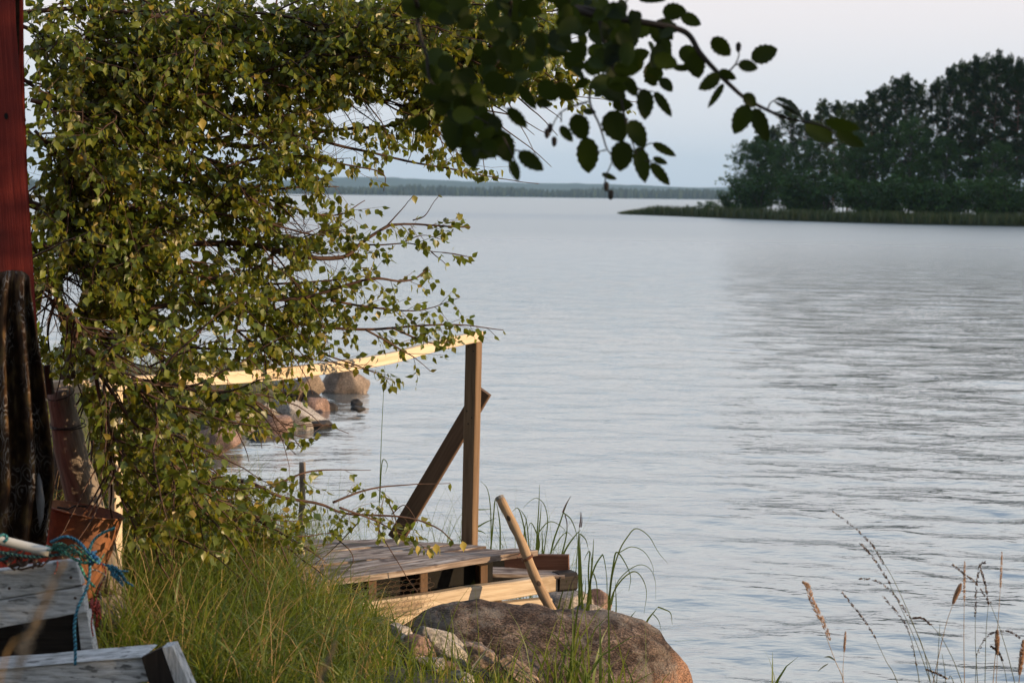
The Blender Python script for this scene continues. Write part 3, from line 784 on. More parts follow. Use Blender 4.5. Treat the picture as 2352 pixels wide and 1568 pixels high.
# ------------------------------------------------------------------ patterned cloth hanging on the shed corner
def cloth():
    d = 4.52
    m, n, l, b = new_mat("patterned_cloth")
    a = attr(n, "lc")
    v = n.new("ShaderNodeTexVoronoi"); v.inputs["Scale"].default_value = 13; v.inputs["Randomness"].default_value = 0.55
    ns = n.new("ShaderNodeTexNoise"); ns.inputs["Scale"].default_value = 16; ns.inputs["Detail"].default_value = 3
    l.new(a.outputs["Vector"], ns.inputs[0])
    ad = n.new("ShaderNodeMix"); ad.data_type = 'VECTOR'; ad.inputs[0].default_value = 0.06
    l.new(a.outputs["Vector"], ad.inputs[4]); l.new(ns.outputs["Color"], ad.inputs[5]); l.new(ad.outputs[1], v.inputs[0])
    mu = n.new("ShaderNodeMath"); mu.operation = 'MULTIPLY'; mu.inputs[1].default_value = 30.0; l.new(v.outputs["Distance"], mu.inputs[0])
    si = n.new("ShaderNodeMath"); si.operation = 'SINE'; l.new(mu.outputs[0], si.inputs[0])
    r = ramp(n, [(0.55, (0, 0, 0)), (0.80, (1, 1, 1))]); l.new(si.outputs[0], r.inputs[0])
    base = ramp(n, [(0.36, (0.035, 0.020, 0.013)), (0.55, (0.075, 0.042, 0.022)), (0.70, (0.17, 0.105, 0.042))]); l.new(ns.outputs[0], base.inputs[0])
    x = n.new("ShaderNodeMix"); x.data_type = 'RGBA'; l.new(r.outputs[0], x.inputs[0]); l.new(base.outputs[0], x.inputs[6]); x.inputs[7].default_value = (0.42, 0.37, 0.32, 1)
    n2 = n.new("ShaderNodeTexNoise"); n2.inputs["Scale"].default_value = 7; l.new(a.outputs["Vector"], n2.inputs[0])
    r2 = ramp(n, [(0.48, (0, 0, 0)), (0.66, (1, 1, 1))]); l.new(n2.outputs[0], r2.inputs[0])
    y = n.new("ShaderNodeMix"); y.data_type = 'RGBA'; l.new(r2.outputs[0], y.inputs[0]); l.new(base.outputs[0], y.inputs[6]); l.new(x.outputs[2], y.inputs[7])
    l.new(y.outputs[2], b.inputs["Base Color"]); b.inputs["Roughness"].default_value = .95; b.inputs["Specular IOR Level"].default_value = .05
    root = empty("hanging_cloth", D(40, 628, d), "dark brown cloth with pale ring pattern hanging in folds on the red shed corner", "cloth")
    mb = MB(); ns_, nt_ = 90, 60; V = []; lc = []
    ys = [622, 628, 640, 670, 740, 860, 960, 1060, 1120, 1180, 1236, 1250]
    lf = [-4, -10, -16, -22, -34, -45, -50, -55, -58, -60, -62, -62]
    rt = [58, 66, 69, 71, 79, 96, 108, 120, 122, 113, 106, 104]
    for i in range(nt_):
        t = i / (nt_ - 1); y = 622 + t * (1248 - 622)
        x0 = np.interp(y, ys, lf); x1 = np.interp(y, ys, rt)
        amp = 0.008 + 0.036 * min(1, t * 3.0)
        for j in range(ns_):
            s = j / (ns_ - 1)
            ph = s * 3.1 * 2 * math.pi + 0.7 * math.sin(t * 2.2 + s * 5) + 0.4
            fold = math.copysign(abs(math.sin(ph)) ** 0.8, math.sin(ph))
            xx = x0 + (x1 - x0) * (s + 0.035 * math.sin(ph * 1.0 + 1.2) * min(1, t * 3))
            top = max(0, 1 - t / 0.03)
            p = D(xx, y + 4 * math.sin(s * 9) * t + 8 * abs(s - .55) * top, d - 0.02 - amp * fold - 0.05 * min(1, t * 2) + 0.05 * top)
            V.append(p); lc.append((s * 0.62, t * 0.86, 0))
    Fs = [(i * ns_ + j, i * ns_ + j + 1, (i + 1) * ns_ + j + 1, (i + 1) * ns_ + j) for i in range(nt_ - 1) for j in range(ns_ - 1)]
    mb.add(V, Fs, lc); o = mb.build("drape", m, root, smooth=True)
    md = o.modifiers.new("thick", 'SOLIDIFY'); md.thickness = 0.003
    # pale lining showing where the edge turns out
    mb = MB(); pts = [(89, 1085, -.075), (96, 1105, -.09), (103, 1150, -.092), (101, 1185, -.09), (92, 1216, -.08), (86, 1180, -.085), (82, 1140, -.08), (84, 1105, -.075)]
    P = [D(x, y, d + k - 0.012) for x, y, k in pts]; c = np.mean(P, 0); mb.add([c] + P, [(0, 1 + i, 1 + (i + 1) % 8) for i in range(8)])
    o = mb.build("lining", plain_mat("cloth_lining", (0.20, 0.19, 0.18), rough=.9, var=.15), root, smooth=True)
    md = o.modifiers.new("thick", 'SOLIDIFY'); md.thickness = 0.002
cloth()

# ------------------------------------------------------------------ jetty
PN = nrm([-math.sin(math.radians(24)), -math.cos(math.radians(24)), 0])      # the post's front normal
PS = nrm([math.cos(math.radians(24)), -math.sin(math.radians(24)), 0])
def jetty():
    zd = 0.42
    NL = G(560, 1362, zd); NM = G(790, 1328, zd); NR = G(1228, 1266, zd); FR = G(884, 1236, zd); FL = G(560, 1243, zd)
    NL = NM + (NM - NR) * 0.62
    root = empty("jetty", (NM + FR) / 2, "small weathered plank jetty with a bent pale handrail above the boulder", "jetty")
    # deck planks
    mb = MB(); n = 6; th = 0.026
    left0, left1 = NL, FL
    rs = random.Random(2)
    for i in range(n):
        t0, t1 = i / n, (i + 1) / n - 0.004
        a0 = left0 + (left1 - left0) * t0; a1 = left0 + (left1 - left0) * t1
        # the right ends step along the slanting end of the deck
        b0 = NR + (FR - NR) * t0; b1 = NR + (FR - NR) * t1
        dz = np.array([0, 0, rs.uniform(-.003, .003)])
        ex = nrm(b0 - a0) * rs.uniform(0, 0.02)
        poly = [a0 + dz, b0 + dz + ex, b1 + dz + ex, a1 + dz]
        along = nrm(NR - NL); ac = np.cross([0, 0, 1.0], along)
        N_ = 14; V = []; lc = []
        for k in range(N_ + 1):
            s = k / N_
            for p in (poly[0] + (poly[1] - poly[0]) * s, poly[3] + (poly[2] - poly[3]) * s):
                wz = 0.004 * math.sin(s * 9 + i * 2)
                for h_ in (0, -th):
                    q = p + np.array([0, 0, h_ + wz]); V.append(q); lc.append((q @ along + i * 3, q @ ac, h_ + i))
        Fs = []
        for k in range(N_):
            o = k * 4
            Fs += [(o, o + 4, o + 6, o + 2), (o + 1, o + 3, o + 7, o + 5), (o, o + 1, o + 5, o + 4), (o + 2, o + 6, o + 7, o + 3)]
        Fs += [(0, 2, 3, 1), (N_ * 4, N_ * 4 + 1, N_ * 4 + 3, N_ * 4 + 2)]
        mb.add(V, Fs, lc)
    mb.build("deck", MAT['deck'], root)
    # joists, and added black boards painting the shadow under the deck
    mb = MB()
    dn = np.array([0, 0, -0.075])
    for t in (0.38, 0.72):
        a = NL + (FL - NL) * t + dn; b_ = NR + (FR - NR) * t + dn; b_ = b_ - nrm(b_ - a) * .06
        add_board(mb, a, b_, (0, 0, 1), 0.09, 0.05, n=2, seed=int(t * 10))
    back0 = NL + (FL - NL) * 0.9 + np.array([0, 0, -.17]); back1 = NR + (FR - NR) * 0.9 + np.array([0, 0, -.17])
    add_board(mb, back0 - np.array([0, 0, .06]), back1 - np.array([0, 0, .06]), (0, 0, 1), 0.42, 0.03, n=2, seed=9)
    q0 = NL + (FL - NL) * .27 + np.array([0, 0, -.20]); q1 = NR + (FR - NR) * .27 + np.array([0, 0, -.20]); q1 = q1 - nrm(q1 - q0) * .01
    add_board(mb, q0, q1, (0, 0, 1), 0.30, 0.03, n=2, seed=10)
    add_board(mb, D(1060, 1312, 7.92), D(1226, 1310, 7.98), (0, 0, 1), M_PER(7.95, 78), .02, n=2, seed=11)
    mb.build("joist_and_shade_board", MAT['black'], root)
    # the long sunlit edge beam, with stubs of blocks between it and the deck
    b0 = D(700, 1423, 6.86); b1 = D(1274, 1337, 7.62)
    mb = MB(); add_board(mb, b0, b1, (0, 0, 1), 0.090, 0.05, n=10, ch=.006, wob=.003, seed=4, wd1=0.080)
    mb.build("edge_beam", MAT['beam'], root)
    bd = nrm(b1 - b0); bn = nrm(np.cross(bd, [0, 0, 1.0]))
    mb = MB(); add_board(mb, D(800, 1440, 6.98), D(960, 1420, 7.20), (0, 0, 1), 0.10, 0.03, n=4, wob=.003, seed=14); mb.build("edge_beam", MAT['beam'], root)
    mb = MB(); add_board(mb, D(1120, 1398, 7.44), D(1262, 1383, 7.63), (0, 0, 1), 0.05, 0.05, n=4, wob=.003, seed=24); mb.build("edge_beam", MAT['beam'], root)
    for k, (x, y0, y1, dd) in enumerate(((968, 1312, 1362, 7.27), (1106, 1294, 1338, 7.45), (850, 1330, 1378, 7.10))):
        mb = MB(); add_board(mb, D(x, y0 + 2, dd), D(x, y1, dd), bd, 0.045, 0.045, n=2, seed=30 + k); mb.build("spacer_block", MAT['brace'], root)
    mb = MB(); add_board(mb, D(1150, 1381, 7.49), D(1128, 1396, 7.47), (0, 1, 0.3), 0.05, 0.05, n=2, seed=44); mb.build("spacer_block", MAT['brace'], root)
    # lower step at the right end
    s0 = D(1215, 1296, 7.76); s1 = D(1307, 1297, 7.72)
    mb = MB(); add_board(mb, s0 - nrm(s1 - s0) * .12, s1, (0, 0, 1), M_PER(7.74, 50), 0.030, n=3, seed=51); mb.build("end_board", MAT['step'], root)
    mb = MB()
    for k in range(3):
        a = D(1130, 1308 + k * 5, 7.74 - k * .07); e = D(1296, 1312 + k * 5, 7.76 - k * .07)
        add_board(mb, a, e, (0.1, 1, 0), 0.062, 0.02, n=3, seed=60 + k)
    mb.build("step_plank", MAT['deck'], root)
    mb = MB(); add_board(mb, D(1276, 1334.5, 7.625), D(1317, 1331, 7.67), (0, 0, 1), M_PER(7.65, 43), 0.09, n=3, ch=.014, seed=70); mb.build("beam_end", MAT['dark_wood'], root)
    # post, brace, handrail
    pb = D(1078, 1259, 7.66); pt = D(1088.5, 778, 7.70)
    mb = MB(); add_board(mb, pb - np.array([0, 0, .02]), pt, PS, 0.063, 0.063, n=10, ch=.004, seed=81); post = mb.build("post", MAT['pine_post'], root)
    nm = plain_mat("nail_steel", (.04, .035, .03), rough=.5, metal=.6)
    for s_, k_ in ((.965, -.012), (.945, .014), (.66, -.014), (.63, .012), (.60, -.006)):
        c = pb + (pt - pb) * s_ + PS * k_ + PN * .0322; mb = MB(); mb.add([c + PN * .001] + [c + (PS * math.cos(q * math.pi / 4) + np.array([0, 0, math.sin(q * math.pi / 4)])) * .0042 for q in range(8)], [(0, 1 + q, 1 + (q + 1) % 8) for q in range(8)]); mb.build("nail_head", nm, post)
    rail_px = [(1106, 771, 7.69), (1090, 774, 7.66), (1000, 794, 7.46), (900, 821, 7.22), (800, 838, 6.98), (650, 857, 6.62), (540, 866, 6.34), (420, 872, 6.05), (250, 882, 5.80), (96, 892, 5.62)]
    rp = smooth_path([D(*p) for p in rail_px], 40)
    mb = MB(); add_path_board(mb, rp, (0, 0, 1), 0.049, 0.034, seed=3); mb.build("handrail", MAT['pine_new'], root)
    bb = D(908, 1238, 7.98); bt = D(1111, 896, 7.79)
    wd_ = np.cross(nrm(bt - bb), PN)
    mb = MB(); add_board(mb, bb, bt, wd_, 0.086, 0.028, n=8, ch=.003, seed=83); mb.build("brace", MAT['brace'], root)
    r0 = D(266, 892, 5.88); r1 = D(262, 1160, 5.9); r1[2] = min(r1[2], 0.9); r2 = r1.copy(); r2[2] = 0.5
    mb = MB(); add_board(mb, r2, r0, PS, 0.035, 0.045, n=6, seed=85); mb.build("rail_post", MAT['pine_new'], root)
    # chicken wire nailed along the edge
    c00 = D(740, 1352, 7.00) - bn * 0; c10 = D(985, 1318, 7.26); c01 = D(770, 1432, 6.9); c11 = D(985, 1400, 7.18)
    mb = MB(); nxh, nyh = 15, 7
    def wp(u, v):
        p = (c00 * (1 - u) + c10 * u) * (1 - v) + (c01 * (1 - u) + c11 * u) * v
        return p + np.array([0.2, -1, 0]) * (0.045 + 0.012 * math.sin(u * 7 + v * 3))
    hx = [(0.0, 1 / 6.), (0.5, 0.0), (1.0, 1 / 6.), (1.0, 0.5), (0.5, 2 / 3.), (0.0, 0.5)]
    seen = set()
    for j in range(nyh):
        for i in range(nxh):
            o = 0.5 * (j % 2)
            P = [((i + o + x) / nxh, (j + y * 1.5) / nyh) for x, y in hx]
            for k in range(6):
                a, c = P[k], P[(k + 1) % 6]; key = tuple(sorted([(round(a[0], 4), round(a[1], 4)), (round(c[0], 4), round(c[1], 4))]))
                if key in seen: continue
                seen.add(key); add_tube(mb, [wp(*a), wp(*c)], 0.0009, 3, cap=False)
    mb.build("chicken_wire", plain_mat("rusty_wire", (.10, .065, .045), rough=.6, metal=.3), root)
jetty()

def wood_poles():
    # leaning stick with its wire loop
    a = D(1147, 1141, 7.42); b = D(1272, 1412, 7.20)
    root = empty("pole", b, "bare peeled pole leaning against the right corner of the jetty", "pole")
    P = smooth_path([a, a + (b - a) * .35 + np.array([.004, 0, .004]), a + (b - a) * .7 - np.array([.006, 0, 0]), b], 16)
    mb = MB(); add_tube(mb, P, [0.0205 + 0.004 * i / 16 + 0.0012 * math.sin(i * 2.1) for i in range(17)], 12, lump=.05, seed=3); mb.build("shaft", MAT['stick'], root, smooth=True)
    mb = MB(); c = a; t = nrm(b - a); 
    add_tube(mb, [c - t * .003, c + t * .012], [0.0212, 0.0222], 12, lump=.06, seed=6); mb.build("cut_end", plain_mat("grey_cut", (.20, .19, .18), scale=200), root)
    c = a + (b - a) * 0.515; u = nrm(np.cross(t, [0, 1, 0])); v = np.cross(t, u); mb = MB()
    for q in range(2):
        ring = [c + t * (0.006 * q + .01 * math.sin(k * math.pi / 8)) + (u * math.cos(k * math.pi / 8) + v * math.sin(k * math.pi / 8)) * 0.0275 for k in range(17)]
        add_tube(mb, ring, 0.0022, 5)
    add_tube(mb, smooth_path([c - u * .026, c - u * .05 + v * .01 + np.array([0, .05, .01]), c - u * .02 + np.array([0, .16, 0])], 8), .002, 5)
    mb.build("wire_loop", plain_mat("rust_wire", (.16, .06, .03), rough=.7), root, smooth=True)
    # stake behind the deck
    a = D(694.5, 1061, 8.1); b = D(688, 1250, 8.1); b2 = b + (b - a) * .5
    mb = MB(); P = smooth_path([a, (a + b) / 2 + np.array([.006, 0, 0]), b, b2], 12)
    add_tube(mb, P, [0.016 + .001 * math.sin(i * 1.7) for i in range(13)], 10, lump=.06, seed=5)
    tag(mb.build("stake", MAT['log'], None, smooth=True, origin=b2), "thin grey brown stake standing in the water behind the jetty deck", "stake")
    # leaning log that carries the rail
    a = D(136, 893, 5.62); b = D(255, 1386, 5.74); b2 = b + (b - a) * 0.35
    root = empty("log_post", b2, "thick leaning log behind the rusty bucket that carries the handrail", "post")
    P = smooth_path([a, a + (b - a) * .3 + np.array([-.012, 0, 0]), a + (b - a) * .7, b, b2], 22)
    mb = MB(); add_tube(mb, P, [0.044 + 0.021 * min(1, i / 9) + .002 * math.sin(i * 1.9) for i in range(23)], 18, lump=.035, seed=7); mb.build("trunk", MAT['log'], root, smooth=True)
    mb = MB(); t = nrm(b - a); u = nrm(np.cross(t, [0, 1, 0])); v = np.cross(t, u)
    for q, s in ((0, .02), (1, .14), (2, .155)):
        c = a + t * (s * 0.9); rr = 0.047 + s * .09
        add_tube(mb, [c + t * .01 * math.sin(k * math.pi / 8 + q) + (u * math.cos(k * math.pi / 8) + v * math.sin(k * math.pi / 8)) * rr for k in range(17)], .0022, 4)
    mb.build("wire", plain_mat("dark_wire", (.03, .025, .022), metal=.4), root)
    mb = MB(); add_board(mb, D(116, 905, 5.55), D(108, 838, 5.55), (1, 0, 0), 0.024, .024, n=3, seed=3); mb.build("stub", MAT['dark_wood'], root)
wood_poles()

# ------------------------------------------------------------------ rocks
def ico(sub):
    import bmesh
    bm = bmesh.new(); bmesh.ops.create_icosphere(bm, subdivisions=sub, radius=1.0)
    V = np.array([v.co[:] for v in bm.verts]); Fq = [tuple(v.index for v in f.verts) for f in bm.faces]; bm.free(); return V, Fq
ICO = {k: ico(k) for k in (3, 4, 5, 6)}
def rock(name, label, mat, c, dims, seed, rotz=0, tilt=0, cuts=9, noise=0.16, sub=4, cat="rock", group=None, sharp=0.75):
    V, Fq = ICO[sub]; V = V.copy(); rs = np.random.RandomState(seed)
    for k in range(cuts):
        nn = nrm(rs.normal(size=3)); dd = rs.uniform(sharp - .15, sharp + .15)
        s = V @ nn; over = s > dd; V[over] -= nn * (s[over] - dd)[:, None] * 0.93
    for i in range(len(V)):
        p = Vector(V[i] * 1.3 + seed * 3.7)
        k = mnoise.fractal(p, 1.0, 2.1, 5) * noise + mnoise.fractal(p * 6, 1.0, 2.0, 3) * noise * 0.10
        V[i] *= 1 + k
    V *= np.array(dims) / 2
    ct, st = math.cos(tilt), math.sin(tilt); V = V @ np.array([[ct, 0, -st], [0, 1, 0], [st, 0, ct]])
    cz, sz = math.cos(rotz), math.sin(rotz); V = V @ np.array([[cz, sz, 0], [-sz, cz, 0], [0, 0, 1]])
    mb = MB(); mb.add(V + np.asarray(c), Fq)
    return tag(mb.build(name, mat, None, smooth=True, origin=c), label, cat, group)

MAT['granite_grey'] = rock_mat("grey_granite", (0.14, 0.125, 0.115), (0.24, 0.215, 0.19), (0.36, 0.33, 0.30), 5)
MAT['granite_tan'] = rock_mat("tan_granite", (0.15, 0.11, 0.083), (0.27, 0.20, 0.155), (0.38, 0.30, 0.24), 5)
MAT['granite_pale'] = rock_mat("pale_granite", (0.20, 0.18, 0.165), (0.33, 0.305, 0.275), (0.44, 0.41, 0.375), 6)
MAT['granite_pink'] = rock_mat("pink_granite", (0.12, 0.078, 0.064), (0.215, 0.145, 0.12), (0.31, 0.22, 0.185), 5)
MAT['spit_rock'] = rock_mat("brown_shore_rock", (0.10, 0.078, 0.062), (0.19, 0.150, 0.120), (0.30, 0.245, 0.20), 5)
MAT['wet_rock'] = rock_mat("wet_dark_rock", (0.02, 0.02, 0.02), (0.04, 0.036, 0.034), (0.08, 0.07, 0.062), 5, speck=False)

def boulder():
    V, Fq = ICO[6]; V = V.copy()
    d0 = 6.72; c = D(1248, 1610, d0); hw = M_PER(d0, 382); prof_x = [868, 905, 950, 995, 1040, 1090, 1160, 1240, 1330, 1430, 1480, 1520, 1560, 1590, 1624]
    prof_y = [1530, 1436, 1410, 1388, 1375, 1379, 1392, 1404, 1413, 1424, 1441, 1468, 1506, 1545, 1640]
    px = c[0] + (np.array(prof_x) - 1248) * M_PER(d0); pz = np.array([D(x, y, d0)[2] for x, y in zip(prof_x, prof_y)])
    out_ = np.zeros_like(V)
    for i, (x, y, z) in enumerate(V):
        X = c[0] + x * hw; h = np.sqrt(max(1 - x * x, 1e-4)); zt = np.interp(X, px, pz)
        if z >= 0: Z = c[2] - .25 + (zt - c[2] + .25) * min(1, (z / h)) ** 0.8
        else: Z = c[2] - .25 + z * .55
        Y = d0 + y * 0.52 * (0.85 + .15 * (1 - x * x)) + 0.10 * x
        out_[i] = (X, Y, Z)
    # noise along the radial direction
    ce = np.array([c[0], d0, c[2] - .25])
    for i in range(len(V)):
        p = Vector(out_[i]); dr = nrm(out_[i] - ce)
        k = mnoise.fractal(p * 3.2, 1.0, 2.0, 5) * 0.020 + mnoise.fractal(p * 11, 0.9, 2.0, 5) * 0.010
        out_[i] += dr * k
    m, n, l, b = new_mat("boulder_granite")
    t0 = n.new("ShaderNodeTexCoord")
    mp = n.new("ShaderNodeMapping"); mp.inputs[2].default_value = (0.3, 0.75, 0.3); mp.inputs[3].default_value = (0.85, 1, 1.7); l.new(t0.outputs["Object"], mp.inputs[0])
    t = n.new("ShaderNodeTexNoise"); t.inputs["Scale"].default_value = 10; t.inputs["Detail"].default_value = 12; t.inputs["Roughness"].default_value = .72; l.new(mp.outputs[0], t.inputs[0])
    lich = ramp(n, [(0.34, (0.022, 0.015, 0.012)), (0.46, (0.070, 0.048, 0.038)), (0.55, (0.14, 0.102, 0.082)), (0.68, (0.32, 0.25, 0.205))]); l.new(t.outputs[0], lich.inputs[0])
    pk = ramp(n, [(0.30, (0.20, 0.105, 0.065)), (0.55, (0.40, 0.235, 0.155)), (0.75, (0.52, 0.34, 0.24))]); l.new(t.outputs[0], pk.inputs[0])
    sp_ = n.new("ShaderNodeSeparateXYZ"); l.new(t0.outputs["Object"], sp_.inputs[0])
    # pink granite at the lake side, spread wider as painted sunlight; ragged lichen edge
    m1 = n.new("ShaderNodeMath"); m1.operation = 'MULTIPLY_ADD'; m1.inputs[1].default_value = -1.15; m1.inputs[2].default_value = 0.60; l.new(sp_.outputs[2], m1.inputs[0])
    m2 = n.new("ShaderNodeMath"); m2.operation = 'MULTIPLY_ADD'; m2.inputs[1].default_value = 0.80; l.new(sp_.outputs[0], m2.inputs[0]); l.new(m1.outputs[0], m2.inputs[2])
    m3 = n.new("ShaderNodeMath"); m3.operation = 'MULTIPLY_ADD'; m3.inputs[1].default_value = -0.55; l.new(t.outputs[0], m3.inputs[0]); l.new(m2.outputs[0], m3.inputs[2])
    ms = n.new("ShaderNodeMapRange"); ms.inputs[1].default_value = 0.22; ms.inputs[2].default_value = 0.34; l.new(m3.outputs[0], ms.inputs[0])
    x = n.new("ShaderNodeMix"); x.data_type = 'RGBA'; l.new(ms.outputs[0], x.inputs[0]); l.new(lich.outputs[0], x.inputs[6]); l.new(pk.outputs[0], x.inputs[7])
    s = n.new("ShaderNodeTexNoise"); s.inputs["Scale"].default_value = 110; s.inputs["Detail"].default_value = 3; l.new(mp.outputs[0], s.inputs[0])
    rr = ramp(n, [(0.38, (.35, .35, .35)), (.5, (1, 1, 1)), (.62, (1.7, 1.62, 1.55))]); l.new(s.outputs[0], rr.inputs[0])
    y = n.new("ShaderNodeMix"); y.data_type = 'RGBA'; y.blend_type = 'MULTIPLY'; y.inputs[0].default_value = .8; l.new(x.outputs[2], y.inputs[6]); l.new(rr.outputs[0], y.inputs[7])
    t3 = n.new("ShaderNodeTexNoise"); t3.inputs["Scale"].default_value = 4.2; t3.inputs["Detail"].default_value = 9; t3.inputs["Roughness"].default_value = .8; l.new(t0.outputs["Object"], t3.inputs[0])
    r3 = ramp(n, [(.52, (0, 0, 0)), (.60, (.75, .75, .75))]); l.new(t3.outputs[0], r3.inputs[0])
    z = n.new("ShaderNodeMix"); z.data_type = 'RGBA'; l.new(r3.outputs[0], z.inputs[0]); l.new(y.outputs[2], z.inputs[6]); z.inputs[7].default_value = (.235, .205, .175, 1)
    t4 = n.new("ShaderNodeTexNoise"); t4.inputs["Scale"].default_value = 5.3; t4.inputs["Detail"].default_value = 10; t4.inputs["Roughness"].default_value = .8; l.new(mp.outputs[0], t4.inputs[0])
    r4 = ramp(n, [(.56, (0, 0, 0)), (.63, (.85, .85, .85))]); l.new(t4.outputs[0], r4.inputs[0])
    z2 = n.new("ShaderNodeMix"); z2.data_type = 'RGBA'; l.new(r4.outputs[0], z2.inputs[0]); l.new(z.outputs[2], z2.inputs[6]); z2.inputs[7].default_value = (.022, .018, .016, 1)
    l.new(z2.outputs[2], b.inputs["Base Color"]); b.inputs["Roughness"].default_value = .85; b.inputs["Specular IOR Level"].default_value = .2
    ad = n.new("ShaderNodeMath"); ad.operation = 'MULTIPLY_ADD'; ad.inputs[1].default_value = .3; l.new(s.outputs[0], ad.inputs[0]); l.new(t.outputs[0], ad.inputs[2])
    bp = n.new("ShaderNodeBump"); bp.inputs["Strength"].default_value = 1.0; bp.inputs["Distance"].default_value = .04; l.new(ad.outputs[0], bp.inputs["Height"]); l.new(bp.outputs[0], b.inputs["Normal"])
    mb = MB(); mb.add(out_, Fq)
    tag(mb.build("boulder", m, None, smooth=True, origin=ce), "big dark lichen covered boulder with pink granite flank below the jetty", "boulder")
boulder()

def px_rock(name, label, mat, x0, y0, x1, y1, d, seed, zr=1.0, dr=0.8, grow=1.16, **k):
    """A rock filling a print rectangle at distance d."""
    c = D((x0 + x1) / 2, (y0 + y1) / 2, d); wdt = M_PER(d, x1 - x0); hgt = M_PER(d, y1 - y0)
    return rock(name, label, mat, c, (wdt * grow, wdt * dr * grow / 1.16, hgt * grow * zr), seed, **k)
# in front, among the grass and the boulder
px_rock("slab_rock", "long pale slab of rock sloping down against the boulder", MAT['granite_pale'], 920, 1424, 1116, 1536, 6.08, 3, grow=1.34, tilt=0.60, dr=.45, zr=.74, cuts=14, sharp=.52, noise=.10, sub=5)
px_rock("rock", "rounded tan stone between the slab and the boulder", MAT['granite_tan'], 1050, 1480, 1136, 1560, 6.10, 5, grow=1.34, cuts=8, sharp=.66, sub=5)
px_rock("rock", "narrow tan stone sloping into the grass at the bottom edge", MAT['granite_tan'], 1128, 1500, 1256, 1600, 5.98, 8, grow=1.34, tilt=.70, zr=.42, dr=.35, cuts=12, sharp=.55, sub=5)
px_rock("rock", "small pinkish grey stone below the pale slab", MAT['granite_pink'], 998, 1526, 1062, 1596, 5.92, 9, grow=1.34, cuts=8, tilt=.4, sub=5)
px_rock("rock", "brownish stone left of the pale slab, half in the grass", MAT['granite_pink'], 924, 1464, 1000, 1540, 6.02, 12, grow=1.34, cuts=9, tilt=.4, sub=5)
px_rock("rock", "small dark stone at the bottom edge under the round tan stone", MAT['wet_rock'], 1070, 1542, 1130, 1596, 5.95, 14, cuts=8)
px_rock("rock", "grey stone mostly hidden in the grass left of the slab", MAT['granite_grey'], 862, 1486, 942, 1560, 6.05, 15, grow=1.34, cuts=8)
px_rock("rock", "pale broken stone lying between the slab and the pinkish grey stone", MAT['granite_pale'], 1030, 1536, 1104, 1590, 5.80, 81, grow=1.4, cuts=12, sharp=.52, tilt=.3, sub=5)
px_rock("rock", "pale flat stone at the left shoulder of the boulder, above the brownish stone", MAT['granite_pale'], 884, 1436, 962, 1484, 6.16, 82, grow=1.4, cuts=12, sharp=.52, tilt=.3, sub=5)
px_rock("rock", "grey broken stone at the foot of the long pale slab", MAT['granite_grey'], 960, 1500, 1030, 1556, 5.86, 83, grow=1.4, cuts=12, sharp=.52, sub=5)
# right of the jetty, at the water
px_rock("rock", "flat grey stone under the dark end of the jetty beam", MAT['granite_grey'], 1246, 1352, 1356, 1424, 7.95, 21, cuts=6, noise=.10)
px_rock("rock", "pinkish round stone in the water right of the jetty", MAT['granite_pink'], 1338, 1357, 1400, 1420, 8.0, 22, cuts=5, noise=.1)
px_rock("rock", "light grey stone behind the boulder, in front of the pinkish one", MAT['granite_grey'], 1310, 1390, 1392, 1450, 7.75, 23, cuts=6, noise=.1)
# the stony spit beyond the jetty
g = "rocks of the stony spit beyond the handrail"
px_rock("rock", "broad brown rock at the outer end of the stony spit", MAT['spit_rock'], 728, 850, 852, 920, 16.9, 31, grow=1.55, cuts=14, sharp=.55, dr=.6, group=g, noise=.08)
px_rock("rock", "big angular tan rock next inside the outermost rock of the spit", MAT['spit_rock'], 642, 856, 756, 940, 16.1, 36, grow=1.45, cuts=14, sharp=.50, dr=.8, group=g, noise=.08)
px_rock("slab_rock", "pale slab sloping into the water on the stony spit", MAT['granite_pale'], 632, 925, 772, 990, 14.6, 34, grow=1.35, tilt=.42, zr=.62, dr=.6, cuts=10, sharp=.62, group=g, noise=.08)
px_rock("rock", "reddish rock behind the pale sloping slab of the spit", MAT['granite_pink'], 692, 914, 750, 962, 15.4, 37, grow=1.35, cuts=7, tilt=.4, group=g)
px_rock("rock", "dark wet stone beside the reddish rock of the spit", MAT['wet_rock'], 742, 925, 776, 950, 15.5, 38, cuts=5, group=g)
px_rock("rock", "upper of two dark stones awash right of the spit", MAT['wet_rock'], 806, 917, 834, 935, 15.9, 39, cuts=4, group=g)
px_rock("rock", "lower of two dark stones awash right of the spit", MAT['wet_rock'], 808, 931, 838, 946, 15.2, 40, cuts=4, group=g)
px_rock("rock", "upper of two pale round stones seen through the birch leaves", MAT['granite_pale'], 550, 944, 590, 974, 14.2, 41, cuts=4, group=g)
px_rock("rock", "lower of two pale round stones seen through the birch leaves", MAT['granite_pale'], 540, 966, 584, 1000, 13.9, 42, cuts=4, group=g)
px_rock("rock", "grey rock above the two pale round stones", MAT['granite_grey'], 544, 918, 592, 954, 14.8, 43, cuts=7, group=g)
px_rock("rock", "reddish rock left of the pale sloping slab of the spit", MAT['granite_pink'], 596, 950, 668, 1002, 14.0, 44, cuts=7, group=g)
px_rock("rock", "dark pinkish rock low at the inner end of the spit", MAT['granite_pink'], 448, 985, 546, 1042, 12.8, 45, cuts=8, group=g)
px_rock("rock", "brown rock behind the inner end of the spit", MAT['granite_tan'], 420, 925, 530, 985, 14.4, 46, cuts=8, group=g)

